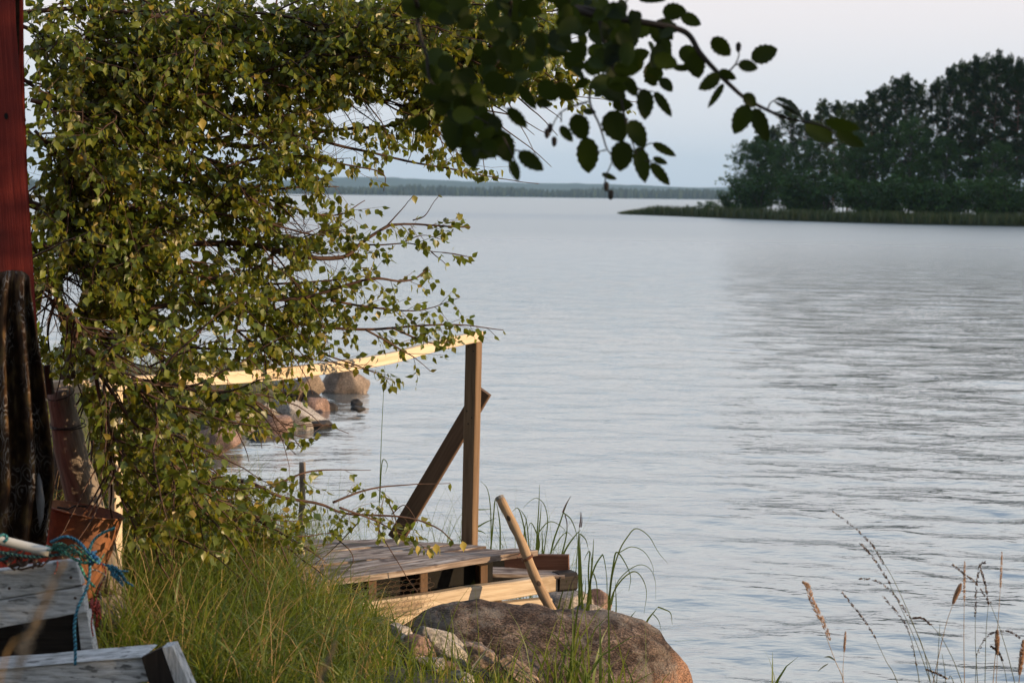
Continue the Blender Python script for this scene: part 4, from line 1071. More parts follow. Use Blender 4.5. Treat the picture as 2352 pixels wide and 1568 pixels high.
for k, (x0, y0, x1, y1, d, mt, lab) in enumerate((
    (600, 880, 668, 935, 16.0, 'granite_grey', "grey rock behind the big angular tan rock, nearer the bank"), (560, 900, 626, 950, 15.6, 'granite_tan', "tan rock on the crest of the spit, left of the grey one"),
    (690, 895, 742, 940, 15.8, 'wet_rock', "dark rock wedged under the big angular tan rock"), (650, 955, 712, 1000, 14.2, 'granite_grey', "grey rock under the near end of the pale sloping slab"),
    (706, 960, 768, 992, 14.3, 'wet_rock', "dark wet rock at the waterline under the pale sloping slab"), (590, 925, 650, 965, 14.9, 'granite_pale', "pale rock between the pale round stones and the sloping slab"),
    (500, 930, 556, 985, 14.0, 'granite_grey', "grey rock left of the pale round stones"), (480, 960, 545, 1010, 13.3, 'granite_tan', "tan rock above the dark pinkish rock"), (560, 990, 640, 1030, 13.5, 'wet_rock', "dark flat rock awash below the pale round stones"))):
    px_rock("rock", lab, MAT[mt], x0, y0, x1, y1, d, 70 + k, grow=1.4, cuts=12, sharp=.58, noise=.10, group=g)
# ------------------------------------------------------------------ things at the lower left
def Z3(x, y, d): return D(.3556 * x, 1010.7 + .3556 * y, d)
def bench():
    d = 4.12
    root = empty("bench", Z3(300, 1560, d) * np.array([1, 1, 0]) + np.array([0, 0, .52]), "weathered silver grey plank bench at the lower left corner", "bench")
    ax = (nrm(Z3(490, 770, d) - Z3(-20, 838, d)), [0, 0, 1.0], [0, 1.0, 0])
    back = nrm([0.15, 1, 0.05])
    def quad(name, pts, th, mat=MAT['grey_wood'], dd=d, par=root):
        mb = MB(); N = 10; P = [Z3(*p, dd) for p in pts]; V = []; lc = []; rs = random.Random(len(name) + int(pts[0][1]))
        for k in range(N + 1):
            s = k / N
            for a, e in ((P[0], P[1]), (P[3], P[2])):
                q = a + (e - a) * s + np.array([0, 0, rs.uniform(-.0012, .0012)])
                for h_ in (0, th): V.append(q + back * h_); lc.append((q @ ax[0] + pts[0][1], q[2], h_))
        Fs = []
        for k in range(N):
            o = k * 4; Fs += [(o, o + 2, o + 6, o + 4), (o + 1, o + 5, o + 7, o + 3), (o, o + 4, o + 5, o + 1), (o + 2, o + 3, o + 7, o + 6)]
        Fs += [(0, 1, 3, 2), (N * 4, N * 4 + 2, N * 4 + 3, N * 4 + 1)]
        mb.add(V, Fs, lc); o = mb.build(name, mat, par)
        md = o.modifiers.new("soft", 'BEVEL'); md.width = .003; md.segments = 2; return o
    b1 = quad("backrest_plank", [(-420, 892), (490, 770), (529, 938), (-420, 1097)], .026)
    b2 = quad("backrest_plank", [(-420, 1106), (531, 945), (553, 1108), (-420, 1290)], .026)
    for par, x, y in ((b1, 458, 885), (b2, 486, 1018), (b1, 60, 955)):
        mb = MB(); c = Z3(x, y, d - .001); r_ = 0.0042
        mb.add([c + np.array([0, -.003, 0])] + [c + np.array([math.cos(k * math.pi / 5) * r_, 0, math.sin(k * math.pi / 5) * r_]) for k in range(10)], [(0, 1 + k, 1 + (k + 1) % 10) for k in range(10)])
        mb.build("nail_head", plain_mat("rusty_nail", (.10, .07, .055)), par, smooth=True)
    quad("leg", [(497, 1112), (560, 1105), (640, 1560), (545, 1575)], .03, dd=d + .035)
    quad("leg", [(-330, 1112), (-260, 1105), (-250, 1600), (-340, 1600)], .03, dd=d + .035)
    quad("seat_plank", [(-420, 1512), (925, 1402), (980, 1560), (-420, 1690)], .03, dd=d - .10)
    quad("seat_plank", [(-420, 1506), (905, 1398), (925, 1402), (-420, 1512)], .10, dd=d - .105)
    # added dark panel painting the shade under the back
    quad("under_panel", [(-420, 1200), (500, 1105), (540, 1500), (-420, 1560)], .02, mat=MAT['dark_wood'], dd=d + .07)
    # arm end: shaded side painted dark, lit end grain pale
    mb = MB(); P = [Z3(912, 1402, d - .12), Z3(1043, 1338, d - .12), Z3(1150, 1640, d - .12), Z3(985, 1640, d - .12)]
    add_prism(mb, P, back * .02, lc_axes=([0, 0, 1.0], [1, 0, 0], [0, 1, 0])); mb.build("arm_shaded_face", MAT['dark_wood'], root)
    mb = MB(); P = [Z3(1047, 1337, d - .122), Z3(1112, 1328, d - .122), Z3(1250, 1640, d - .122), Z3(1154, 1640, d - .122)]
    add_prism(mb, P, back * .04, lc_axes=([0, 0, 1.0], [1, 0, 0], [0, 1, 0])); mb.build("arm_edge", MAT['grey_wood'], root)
bench()

def bucket():
    d = 5.40
    c = Z3(540, 452, d); r0 = 0.136; r1 = 0.092; hgt = 0.285
    axd = nrm(np.array([-0.20, -0.10, -1.0])); 
    # axis points down; rim is tilted to the right and a little to the viewer
    u = nrm(np.cross(axd, [0, 1, 0])); v = np.cross(axd, u)
    root = empty("bucket", c + axd * hgt, "rusty orange bucket tilted beside the shed, open top", "bucket")
    mb = MB(); N = 48; prof = [(0.0, r0), (0.012, r0 * .985), (0.10, r0 * .90), (0.115, r0 * .905), (0.13, r0 * .885), (.26, r1 * 1.02), (hgt, r1), (hgt, .0)]
    inner = [(hgt - .006, 0.0), (hgt - .006, r1 - .005), (.13, r0 * .885 - .005), (.0, r0 - .004)]
    pr = inner[::1] + prof; V = []; lc = []
    for s, r in pr:
        for k in range(N):
            an = 2 * math.pi * k / N; dent = 1 + .02 * math.sin(an * 2 + s * 9)
            V.append(c + axd * s + (u * math.cos(an) + v * math.sin(an)) * r * dent); lc.append((s, math.cos(an) * r, math.sin(an) * r))
    Fs = [(i * N + k, i * N + (k + 1) % N, (i + 1) * N + (k + 1) % N, (i + 1) * N + k) for i in range(len(pr) - 1) for k in range(N)]
    m, n, l, b = new_mat("rusty_orange_metal")
    a = attr(n, "lc"); t = n.new("ShaderNodeTexNoise"); t.inputs["Scale"].default_value = 11; t.inputs["Detail"].default_value = 8; t.inputs["Roughness"].default_value = .7; l.new(a.outputs["Vector"], t.inputs[0])
    r = ramp(n, [(.32, (.08, .034, .018)), (.45, (.17, .066, .028)), (.60, (.27, .105, .040)), (.72, (.09, .042, .026))]); l.new(t.outputs[0], r.inputs[0])
    l.new(r.outputs[0], b.inputs["Base Color"]); b.inputs["Roughness"].default_value = .65
    bp = n.new("ShaderNodeBump"); bp.inputs["Strength"].default_value = .25; bp.inputs["Distance"].default_value = .004; l.new(t.outputs[0], bp.inputs["Height"]); l.new(bp.outputs[0], b.inputs["Normal"])
    mb.add(V, Fs, lc); mb.build("body", m, root, smooth=True)
    mb = MB(); add_tube(mb, [c + (u * math.cos(k * math.pi / 24) + v * math.sin(k * math.pi / 24)) * (r0 * (1 + .02 * math.sin(k * math.pi / 12))) for k in range(49)], .0045, 6); mb.build("rim", m, root, smooth=True)
    mb = MB()
    P = [c + axd * .035 + u * -.13 + v * .02, c + axd * .055 + u * -.10 + v * .10, c + axd * .05 + u * -.02 + v * .135]
    mb2 = MB(); add_tube(mb2, [Z3(370, 432, d + .03), Z3(440, 446, d + .03), Z3(480, 424, d + .03), Z3(560, 428, d + .04)], .0035, 5); mb2.build("handle", MAT['dark_wood'], root)
    # stone it stands on
    bt = c + axd * hgt
    rock("rock", "dark stone under the rusty bucket, behind the bench", MAT['wet_rock'], (bt[0] - .02, bt[1], bt[2] - .09), (.34, .3, .18), 61, cuts=9, sharp=.6)
    px_rock("rock", "rough grey stone right of the bucket foot, at the edge of the grass", MAT['granite_grey'], 212, 1374, 297, 1452, 5.45, 62, cuts=9, noise=.2, sharp=.66, sub=5)
bucket()

def ropes():
    d = 4.02
    def rope_mat(name, c):
        m, n, l, b = new_mat(name)
        a = attr(n, "lc"); wv = n.new("ShaderNodeTexWave"); wv.inputs["Scale"].default_value = 55; wv.bands_direction = 'DIAGONAL'; wv.inputs["Distortion"].default_value = 1.5; l.new(a.outputs["Vector"], wv.inputs[0])
        c = np.array(c); r = ramp(n, [(.25, tuple(c * .45)), (.7, tuple(c * 1.15))]); l.new(wv.outputs[0], r.inputs[0]); l.new(r.outputs[0], b.inputs["Base Color"]); b.inputs["Roughness"].default_value = .7
        bp = n.new("ShaderNodeBump"); bp.inputs["Distance"].default_value = .003; l.new(wv.outputs[0], bp.inputs["Height"]); l.new(bp.outputs[0], b.inputs["Normal"]); return m
    teal = rope_mat("teal_rope", (.045, .24, .25)); blue = rope_mat("blue_rope", (.05, .24, .36)); green = rope_mat("green_twine", (.05, .22, .16)); red = rope_mat("red_twine", (.42, .05, .03)); white = rope_mat("grey_string", (.35, .34, .33))
    def r3(name, label, mat, paths, rad, cat="rope"):
        mb = MB()
        allp = []
        for k, P in enumerate(paths):
            Q = smooth_path([Z3(x, y, d + z) for x, y, z in P], 10 * (len(P) - 1)); allp.append(Q); add_tube(mb, Q, rad, 7, seed=k)
        c = np.vstack(allp).mean(0)
        return tag(mb.build(name, mat, None, smooth=True, origin=c), label, cat)
    rs = random.Random(12)
    r3("rope", "blue teal rope hanging down the end of the bench back", blue, [[(330, 655, .05), (420, 622, .0), (500, 650, .02), (560, 720, 0), (580, 830, 0), (562, 950, -.01), (503, 1080, -.02), (480, 1200, -.02), (486, 1320, -.02), (486, 1450, -.02)]], .0040)
    r3("rope", "teal rope end sticking up in front of the bucket", teal, [[(575, 760, .02), (580, 700, .03), (610, 640, .05), (665, 598, .05), (742, 566, .05)]], .0038)
    tangle = []
    for k in range(9):
        x0, y0 = rs.uniform(280, 380), rs.uniform(660, 730)
        P = [(x0, y0, .03)]
        for j in range(5):
            P.append((P[-1][0] + rs.uniform(20, 75), 690 + 60 * (P[-1][0] - 280) / 280 + rs.uniform(-45, 45), rs.uniform(-.03, .05)))
        tangle.append(P)
    r3("twine_tangle", "tangle of green netting twine over the bench back", green, tangle, .0019, "twine")
    r3("rope", "green rope loop crossing the tangle to the right", rope_mat("bright_green_rope", (.06, .34, .25)), [[(300, 682, .03), (400, 722, .0), (490, 770, .0), (560, 792, -.01), (648, 765, 0)], [(510, 790, 0), (556, 885, 0), (612, 946, .01)]], .0034)
    fr = [[(570, 735, .02), (615, 752, .02), (650, 790, .02), (700, 815, .02), (740, 850, .02)], [(690, 800, .02), (760, 838, .02), (800, 900, .03), (862, 940, .04)]]
    for k in range(14):
        x, y = rs.uniform(690, 770), rs.uniform(800, 870); fr.append([(x, y, .02), (x + rs.uniform(10, 40), y + rs.uniform(5, 40), .02), (x + rs.uniform(40, 90), y + rs.uniform(20, 80), .03)])
    r3("rope", "frayed blue rope end right of the bench back", blue, fr, .0024)
    bl = [[(570 + rs.uniform(-15, 60), 725 + rs.uniform(-10, 50), .0), (590 + rs.uniform(-20, 50), 750 + rs.uniform(-20, 40), -.02), (600 + rs.uniform(-20, 50), 770 + rs.uniform(-20, 30), 0)] for k in range(14)]
    r3("rope", "blue knot of rope in the middle of the tangle", rope_mat("bright_blue_rope", (.04, .20, .42)), bl, .003)
    r3("rope", "dark teal rope lying under the white pipe", rope_mat("dark_teal_rope", (.03, .12, .12)), [[(-40, 715, .0), (100, 738, .0), (220, 752, 0), (330, 744, 0), (400, 735, .0)], [(-40, 770, .03), (20, 770, .02), (60, 740, .02)]], .0042)
    r3("rope", "teal rope end wrapped round the left end of the white pipe", teal, [[(-30, 640, -.03), (0, 615, -.03), (30, 612, -.02), (45, 635, -.025), (20, 660, -.03)]], .0042)
    rd = [[(650, 790, .01), (682, 850, .0), (640, 960, .02), (610, 1060, .03), (590, 1180, .05), (602, 1262, .06)]]
    for k in range(16):
        x = rs.uniform(572, 640); rd.append([(x, 1030 + rs.uniform(-20, 30), .3), (x + rs.uniform(-25, 25), 1110 + rs.uniform(-40, 40), .25), (x + rs.uniform(-30, 20), 1190 + rs.uniform(-60, 60), .3)])
    r3("red_twine", "red twine hanging from the tangle to a bundle below the bucket", red, rd, .0020, "twine")
    r3("red_twine", "short red twine tail hanging over the top bench plank", red, [[(370, 782, .0), (368, 820, -.03), (350, 860, -.03)]], .0022, "twine")
    r3("string", "thin grey string looping beside the red twine", white, [[(585, 830, .0), (640, 845, 0), (680, 880, 0), (640, 945, .02), (655, 1030, .03)]], .0014, "string")
    mb = MB(); a, b = Z3(-160, 605, d + .005), Z3(322, 722, d + .0)
    add_tube(mb, smooth_path([a, (a + b) / 2, b], 10), .0125, 16)
    o = mb.build("pipe", plain_mat("white_plastic", (.62, .60, .54), rough=.4, var=.06), None, smooth=True, origin=(a + b) / 2)
    tag(o, "white plastic pipe lying on the tangle behind the bench back", "pipe")
    mb = MB()
    for k in range(22):
        x, y = rs.uniform(-60, 280), rs.uniform(742, 800); c = Z3(x, y, d + .05)
        add_tube(mb, smooth_path([c, c + np.array([rs.uniform(-.03, .03), rs.uniform(-.03, .03), rs.uniform(-.02, .025)]), c + np.array([rs.uniform(-.05, .05), rs.uniform(-.03, .03), rs.uniform(-.03, .02)])], 5), .003, 5)
    tag(mb.build("net_heap", plain_mat("brown_net", (.10, .06, .04), rough=.9, var=.5), None, origin=Z3(110, 770, d + .05)), "heap of dark brown net below the white pipe", "net")
ropes()

# ------------------------------------------------------------------ birch
BIRCH_POLY = np.array([(30, -80), (1330, -80), (1330, 40), (1290, 95), (1345, 130), (1340, 175), (1480, 215), (1470, 262), (1330, 262), (1190, 232), (1080, 262), (1000, 300), (1070, 365), (1165, 398), (1242, 418), (1225, 436), (1120, 428), (1000, 405), (890, 350), (893, 440), (860, 450),
    (832, 408), (770, 420), (742, 440), (812, 470), (900, 470), (1012, 445), (1092, 520), (1094, 600), (1020, 625), (900, 600), (905, 640), (1000, 600), (1068, 680), (1060, 705), (1165, 752), (1160, 778), (1060, 790), (1005, 850), (960, 855), (985, 895), (900, 905), (850, 890), (760, 815), (700, 900), (745, 965), (812, 985), (800, 1005), (745, 1000),
    (690, 1040), (640, 1015), (540, 1000), (530, 1062), (620, 1085), (690, 1060), (840, 1070), (860, 1100), (1045, 1115), (1048, 1150), (960, 1165), (1050, 1230), (1040, 1255), (985, 1285), (900, 1262), (820, 1230), (700, 1275), (660, 1262), (560, 1320), (420, 1275), (300, 1262), (283, 1200), (268, 1165), (232, 1130), (214, 1020), (188, 930), (172, 895), (110, 885), (30, 860)])
def in_poly(pts, poly):
    X, Y = pts[:, 0], pts[:, 1]; ins = np.zeros(len(X), bool); n = len(poly)
    for i in range(n):
        a = poly[i]; b = poly[(i + 1) % n]
        c = ((a[1] > Y) != (b[1] > Y)) & (X < (b[0] - a[0]) * (Y - a[1]) / (b[1] - a[1] + 1e-12) + a[0]); ins ^= c
    return ins

def birch():
    rs = np.random.RandomState(31)
    # traced limbs: depth at start, depth at end, base radius, [print points], twig density
    L = [
     (6.2, 6.1, .020, [(175, 806), (167, 756), (132, 680), (79, 651), (20, 600)], 1),
     (6.2, 6.4, .018, [(175, 806), (202, 692), (223, 651), (250, 560), (230, 420), (200, 250), (230, 60), (262, -80)], 1),
     (6.2, 6.7, .014, [(180, 800), (205, 760), (280, 720), (400, 700), (560, 690), (700, 682), (842, 640), (920, 644), (955, 635), (983, 611)], 1),
     (6.2, 7.0, .015, [(190, 800), (230, 840), (270, 900), (350, 960), (413, 1012), (441, 1051), (462, 1083), (508, 1097), (578, 1108), (649, 1139), (737, 1153), (800, 1174), (930, 1182), (1000, 1205), (1040, 1238)], .8),
     (6.8, 7.1, .006, [(765, 1153), (842, 1125), (930, 1115), (1036, 1113)], .8),
     (6.6, 6.9, .006, [(620, 1120), (700, 1085), (770, 1078), (850, 1078)], .9),
     (6.7, 7.1, .005, [(780, 1165), (860, 1195), (930, 1235), (985, 1262)], .9),
     (6.3, 6.9, .017, [(60, 465), (130, 490), (197, 517), (246, 524), (299, 549), (430, 560), (560, 560), (662, 585), (737, 595), (793, 590), (826, 562), (868, 534), (899, 521), (948, 520), (1030, 525), (1079, 529)], .9),
     (6.9, 6.9, .0035, [(887, 520), (913, 492), (936, 466), (950, 450)], .5), (6.9, 6.9, .003, [(948, 506), (976, 496), (995, 466), (1007, 449)], .5),
     (6.9, 7.0, .004, [(826, 562), (877, 562), (943, 560), (983, 578), (1042, 585), (1086, 595)], .7), (6.9, 7.0, .003, [(929, 555), (971, 541), (1018, 555)], .5), (7.0, 7.0, .003, [(990, 578), (1023, 607)], .6),
     (6.6, 6.9, .008, [(560, 700), (666, 757), (719, 791), (754, 816), (825, 840), (909, 876)], .8),
     (6.5, 6.9, .010, [(470, 690), (600, 722), (720, 748), (842, 757), (965, 749), (1053, 749), (1155, 762)], 1.1),
     (6.6, 6.8, .006, [(760, 690), (850, 705), (960, 712), (1056, 682)], 1.1), (6.6, 6.8, .005, [(840, 757), (900, 790), (950, 820), (990, 850)], 1.1),
     (6.7, 6.9, .005, [(900, 752), (960, 778), (1010, 790), (1050, 778)], 1.0),
     (6.3, 6.7, .010, [(330, 790), (400, 840), (473, 893), (557, 907), (610, 946), (666, 977), (758, 977)], .7), (6.7, 6.8, .003, [(666, 977), (740, 975), (800, 996)], .4),
     (6.4, 6.7, .007, [(500, 720), (570, 780), (640, 830), (700, 880)], .9), (6.4, 6.6, .006, [(430, 850), (520, 960), (600, 1000), (690, 1020)], .5),
     (6.3, 6.5, .012, [(60, 120), (140, 110), (211, 91), (260, 113), (302, 141), (400, 170), (520, 180)], 1),
     (6.4, 7.0, .016, [(100, 330), (250, 305), (369, 274), (475, 260), (580, 246), (660, 215), (749, 183), (802, 158), (870, 166), (960, 120), (1080, 70), (1290, 45)], 1),
     (6.9, 7.1, .007, [(880, 160), (1000, 140), (1120, 150), (1220, 150), (1335, 140)], 1), (6.9, 7.2, .006, [(900, 175), (1040, 200), (1150, 205), (1300, 222), (1470, 240)], .9),
     (6.4, 7.0, .014, [(300, 340), (450, 323), (580, 338), (650, 316), (760, 300), (880, 290), (1000, 275), (1060, 240)], 1),
     (6.7, 7.0, .007, [(700, 310), (780, 335), (850, 350), (930, 370), (1030, 388), (1080, 400), (1160, 415), (1235, 427)], .7),
     (6.4, 6.8, .011, [(440, 327), (468, 362), (520, 383), (550, 430), (650, 470), (720, 492), (780, 492), (835, 462)], .9),
     (6.4, 6.7, .007, [(520, 383), (600, 362), (700, 360), (800, 380), (880, 400), (885, 440)], .9),
     (6.2, 6.6, .010, [(40, 30), (200, 20), (400, 40), (600, 30), (800, 60), (950, 20), (1100, 10)], 1), (6.3, 6.7, .010, [(150, 190), (350, 200), (520, 140), (700, 90), (880, 40), (1000, -20)], 1),
     (6.6, 6.9, .006, [(850, 60), (950, 90), (1050, 110), (1180, 100), (1260, 60)], 1),
     (6.3, 6.7, .010, [(120, 410), (250, 400), (400, 420), (560, 440), (700, 430), (780, 430)], 1),
     (6.2, 6.5, .010, [(190, 830), (200, 900), (240, 1000), (280, 1100), (330, 1180), (380, 1250)], 1), (6.2, 6.6, .009, [(260, 890), (330, 1040), (400, 1120), (480, 1180), (600, 1230), (690, 1268)], .9),
     (6.3, 6.6, .008, [(300, 920), (360, 1060), (450, 1150), (520, 1220), (560, 1310)], .9), (6.3, 6.6, .008, [(210, 1000), (230, 1120), (260, 1200)], .9), (6.3, 6.7, .006, [(462, 1083), (520, 1150), (600, 1190), (700, 1200)], .8),
     (6.3, 6.7, .010, [(215, 680), (350, 620), (500, 640), (620, 650), (760, 640), (850, 630)], 1), (6.3, 6.7, .010, [(210, 760), (300, 780), (450, 800), (600, 800), (700, 770)], .9),
     (6.1, 6.3, .008, [(130, 680), (110, 760), (120, 850)], .6), (6.3, 6.6, .008, [(240, 480), (420, 480), (600, 510), (720, 540), (800, 530)], 1),
     (6.2, 6.5, .009, [(70, 230), (200, 260), (330, 230), (480, 215), (620, 160), (740, 120), (850, 90)], 1), (6.2, 6.5, .009, [(90, 560), (200, 590), (320, 600), (450, 600), (560, 620)], 1),
     (5.4, 5.3, .010, [(200, 800), (260, 850), (330, 900), (400, 930), (480, 940)], 1.1), (5.4, 5.35, .008, [(215, 840), (240, 950), (290, 1060), (370, 1130)], 1.1),
     (5.4, 5.3, .008, [(230, 860), (300, 960), (380, 1040), (430, 1120)], 1), (5.4, 5.5, .007, [(300, 870), (380, 880), (460, 900), (520, 930)], 1), (5.45, 5.4, .007, [(250, 1000), (260, 1090), (300, 1170), (350, 1220)], 1), (5.5, 5.6, .006, [(150, 700), (200, 760), (300, 830), (420, 850)], 1.1),
     (6.3, 6.4, .008, [(50, 60), (120, 90), (180, 140), (240, 200)], 1.2), (6.3, 6.4, .008, [(50, 180), (110, 220), (180, 260), (230, 330)], 1.2), (6.3, 6.4, .008, [(60, 300), (120, 350), (160, 420), (220, 470)], 1.2), (6.3, 6.4, .007, [(60, 440), (110, 520), (170, 560), (240, 640)], 1.1), (6.3, 6.4, .007, [(70, 560), (110, 620), (160, 640)], 1),
     (6.3, 6.6, .008, [(120, -20), (260, 0), (420, -20), (560, -10)], 1.2), (6.4, 6.8, .008, [(420, 20), (560, 60), (680, 30), (820, 30)], 1.2), (6.3, 6.5, .007, [(200, 60), (300, 90), (420, 100), (520, 90)], 1.2), (6.6, 7.0, .006, [(1000, 20), (1100, 60), (1200, 70), (1300, 20)], 1.2),
     (6.5, 7.0, .008, [(700, 60), (800, 110), (900, 100), (1000, 60), (1100, 40), (1200, 20)], 1.2), (6.6, 7.0, .007, [(760, 20), (860, 10), (980, -10), (1100, -30)], 1.2), (6.7, 7.1, .006, [(900, 200), (960, 230), (1040, 250), (1090, 240)], 1), (6.5, 6.9, .007, [(620, 120), (720, 150), (820, 210), (900, 240), (960, 250)], 1.1), (6.8, 7.1, .005, [(1000, 90), (1080, 120), (1170, 130), (1280, 100)], 1.2), (6.8, 7.1, .005, [(1020, 180), (1120, 190), (1200, 200), (1290, 190)], 1.1),
     (6.4, 6.7, .006, [(560, 440), (600, 480), (640, 540), (680, 560)], .9), (6.2, 6.4, .007, [(80, 300), (160, 380), (260, 450), (380, 500)], 1),
    ]
    gz = float(ground_z(D(150, 1500, 6.25)[0], 6.25))
    foot = D(165, 1440, 6.25); foot[2] = gz - .05
    root = empty("birch_tree", foot, "leafy birch spreading its branches from the shed over the handrail and jetty", "tree")
    mb = MB(); tp = smooth_path([foot, D(150, 1150, 6.25), D(142, 960, 6.22), D(152, 880, 6.2), D(176, 806, 6.2)], 20)
    add_tube(mb, tp, [0.046 - 0.020 * i / 20 for i in range(21)], 10, lump=.05); mb.build("trunk", MAT['bark'], root, smooth=True)
    bark = MB(); twig = MB()
    LP, LD, LS, LW = [], [], [], []
    def leaf_at(p, d, s=None):
        LP.append(p); LD.append(d); LS.append(rs.uniform(.022, .043) if s is None else s)
    def add_twig(p, d, ln, r, dens=1.0):
        if not in_poly(proj(np.array([p, p + nrm(d) * ln * .6, p + nrm(d) * ln * 1.05])), BIRCH_POLY).all(): return
        n = max(3, int(ln / .035)); P = [p]; dd = nrm(d)
        for i in range(n):
            dd = nrm(dd + rs.normal(0, .13, 3) + np.array([0, 0, -.035])); P.append(P[-1] + dd * ln / n)
        P = np.array(P)
        add_tube(twig, P, [r * (1 - .6 * i / n) for i in range(n + 1)], 3, cap=False)
        k = int(ln / .0145 * dens)
        for i in range(k):
            s = (i + rs.uniform(.2, 1)) / k * n; j = min(int(s), n - 1); q = P[j] + (P[j + 1] - P[j]) * (s - j)
            ld = nrm(dd * .35 + rs.normal(0, .55, 3) + np.array([0, 0, -.75])); leaf_at(q + ld * .012, ld)
        leaf_at(P[-1], nrm(dd + np.array([0, 0, -.3])))
        return P
    main_pts = []
    for (d0, d1, r0, px, dens) in L:
        n = len(px); dep = np.linspace(d0, d1, n)
        P = smooth_path([D(x, y, q) for (x, y), q in zip(px, dep)], 8 * (n - 1))
        P = P + np.cumsum(rs.normal(0, .0007, P.shape), 0) * np.linspace(0, 1, len(P))[:, None]
        add_tube(bark, P, [max(.0015, r0 * (1 - .85 * i / len(P))) for i in range(len(P))], 6)
        T = np.gradient(P, axis=0); acc = 0
        pj = proj(P)
        for i in range(1, len(P)):
            acc += np.linalg.norm(P[i] - P[i - 1]); step = .040 / dens
            while acc > step:
                acc -= step
                t = nrm(T[i]); side = nrm(rs.normal(size=3)); side = nrm(side - t * (side @ t))
                outer = pj[i, 0] > 780 or dens < .75
                if rs.uniform() > (np.interp(pj[i, 0], [0, 300, 560, 800, 1150], [.95, .8, .85, .95, 1]) if pj[i, 1] > 270 else 1.0): continue
                ln = rs.uniform(.06, .17) if outer else rs.uniform(.09, .30)
                d = nrm(t * rs.uniform(.4, 1.1) + side * rs.uniform(.5, 1.0) + np.array([0, -.15, -.12]))
                add_twig(P[i], d, ln, .0016)
            if (pj[i, 0] < 640 or (pj[i, 1] < 270 and pj[i, 0] < 1180)) and dens >= .8 and rs.uniform() < (.6 if pj[i, 0] < 260 else (.40 if pj[i, 1] < 270 else .24)): main_pts.append((P[i], nrm(T[i])))
        for k in range(2): leaf_at(P[-1], nrm(T[-1] + rs.normal(0, .4, 3)))
    # second-order boughs fill the depth of the crown
    for p, t in main_pts:
        side = nrm(rs.normal(size=3) * np.array([1, 1.2, .8])); d = nrm(t * .7 + side * .8 + np.array([.15, 0, -.05]))
        ln = rs.uniform(.25, .55); n = 8; P = [p]; dd = d
        for i in range(n): dd = nrm(dd + rs.normal(0, .12, 3) + np.array([0, 0, -.04])); P.append(P[-1] + dd * ln / n)
        P = np.array(P)
        add_tube(bark, P, [.0045 * (1 - .7 * i / n) for i in range(n + 1)], 4, cap=False)
        for i in range(1, n + 1):
            s = nrm(rs.normal(size=3)); add_twig(P[i], nrm(dd * .7 + s), rs.uniform(.07, .2), .0014)
    LP, LD, LS = np.array(LP), np.array(LD), np.array(LS)
    pj = proj(LP + LD * (LS * .6)[:, None]); keep = in_poly(pj, BIRCH_POLY)
    ry = np.interp(pj[:, 0], [400, 540, 650, 800, 900, 1000, 1105], [872, 866, 857, 838, 821, 794, 771])
    keep &= ~((np.abs(pj[:, 1] - ry - 8) < 26) & (pj[:, 0] > 400) & (pj[:, 0] < 1000) & (rs.uniform(0, 1, len(pj)) < .55))
    keep &= ~((pj[:, 0] > 610) & (pj[:, 0] < 800) & (pj[:, 1] > 890) & (pj[:, 1] < 1000) & (rs.uniform(0, 1, len(pj)) < .5))
    # the bays of open water and sky between the boughs
    for cx, cy, rx, ry in ((830, 270, 90, 18), (790, 345, 50, 26), (600, 930, 14, 20), (905, 240, 30, 16), (165, 670, 26, 50), (110, 720, 22, 60), (325, 850, 40, 30), (170, 780, 12, 26), (560, 760, 16, 24), (690, 525, 50, 26), (640, 605, 30, 16), (705, 635, 40, 13), (765, 600, 36, 22), (590, 1032, 60, 20), (640, 962, 30, 28), (125, 765, 20, 36), (335, 835, 34, 20), (245, 765, 18, 16), (480, 772, 24, 13), (690, 445, 28, 12), (560, 330, 15, 10), (860, 250, 56, 13), (420, 590, 14, 12), (300, 470, 12, 10), (520, 210, 13, 9), (380, 720, 16, 12), (230, 330, 10, 9), (640, 700, 22, 12), (440, 960, 16, 14)):
        keep &= ~(((pj[:, 0] - cx) / rx) ** 2 + ((pj[:, 1] - cy) / ry) ** 2 < 1)
    keep &= ~((pj[:, 1] > 880) & (pj[:, 0] > 230) & (rs.uniform(0, 1, len(pj)) < .30)); keep &= ~((pj[:, 1] > 420) & (pj[:, 1] < 880) & (pj[:, 0] > 420) & (rs.uniform(0, 1, len(pj)) < .16))
    LP, LD, LS = LP[keep], LD[keep], LS[keep]; n = len(LP)
    print("birch leaves", n)
    nn = rand_unit(rs, n); nn[:, 1] -= .4
    V, Fq = leaf_batch(LP, LD, nn, LS, rs.uniform(.68, .86, n), BIRCH_T)
    m = leaf_mat("birch_leaf", [(0, (0.046, 0.082, 0.011)), (.45, (0.098, 0.145, 0.017)), (.8, (0.172, 0.200, 0.026)), (.95, (.19, .17, .030)), (1, (.34, .23, .045))], trans=.42, tcol=(.40, .37, .03), rough=.38, spec=.5)
    fast_mesh("foliage", V, Fq, m, rnd=np.repeat(rs.uniform(0, 1, n), 6), parent=root)
    bm_ = plain_mat("birch_twig_bark", (0.075, 0.042, 0.030), rough=.7, var=.4, scale=25)
    bark.build("branches", bm_, root, smooth=True)
    twig.build("twigs", bm_, root)
    # bare drooping twigs over the deck
    mb = MB()
    for P, d in (([(861, 1190), (875, 1225), (889, 1250), (920, 1300), (938, 1331), (960, 1360)], 7.0), ([(826, 1196), (790, 1235), (748, 1275), (700, 1310)], 6.9), ([(769, 1232), (804, 1264), (811, 1289), (797, 1310)], 6.9), ([(640, 1240), (665, 1300), (690, 1350), (704, 1400)], 6.3), ([(900, 1180), (930, 1160), (960, 1200)], 7)):
        add_tube(mb, smooth_path([D(x, y, d) for x, y in P], 14), [.0030 * (1 - .5 * i / 14) for i in range(15)], 5)
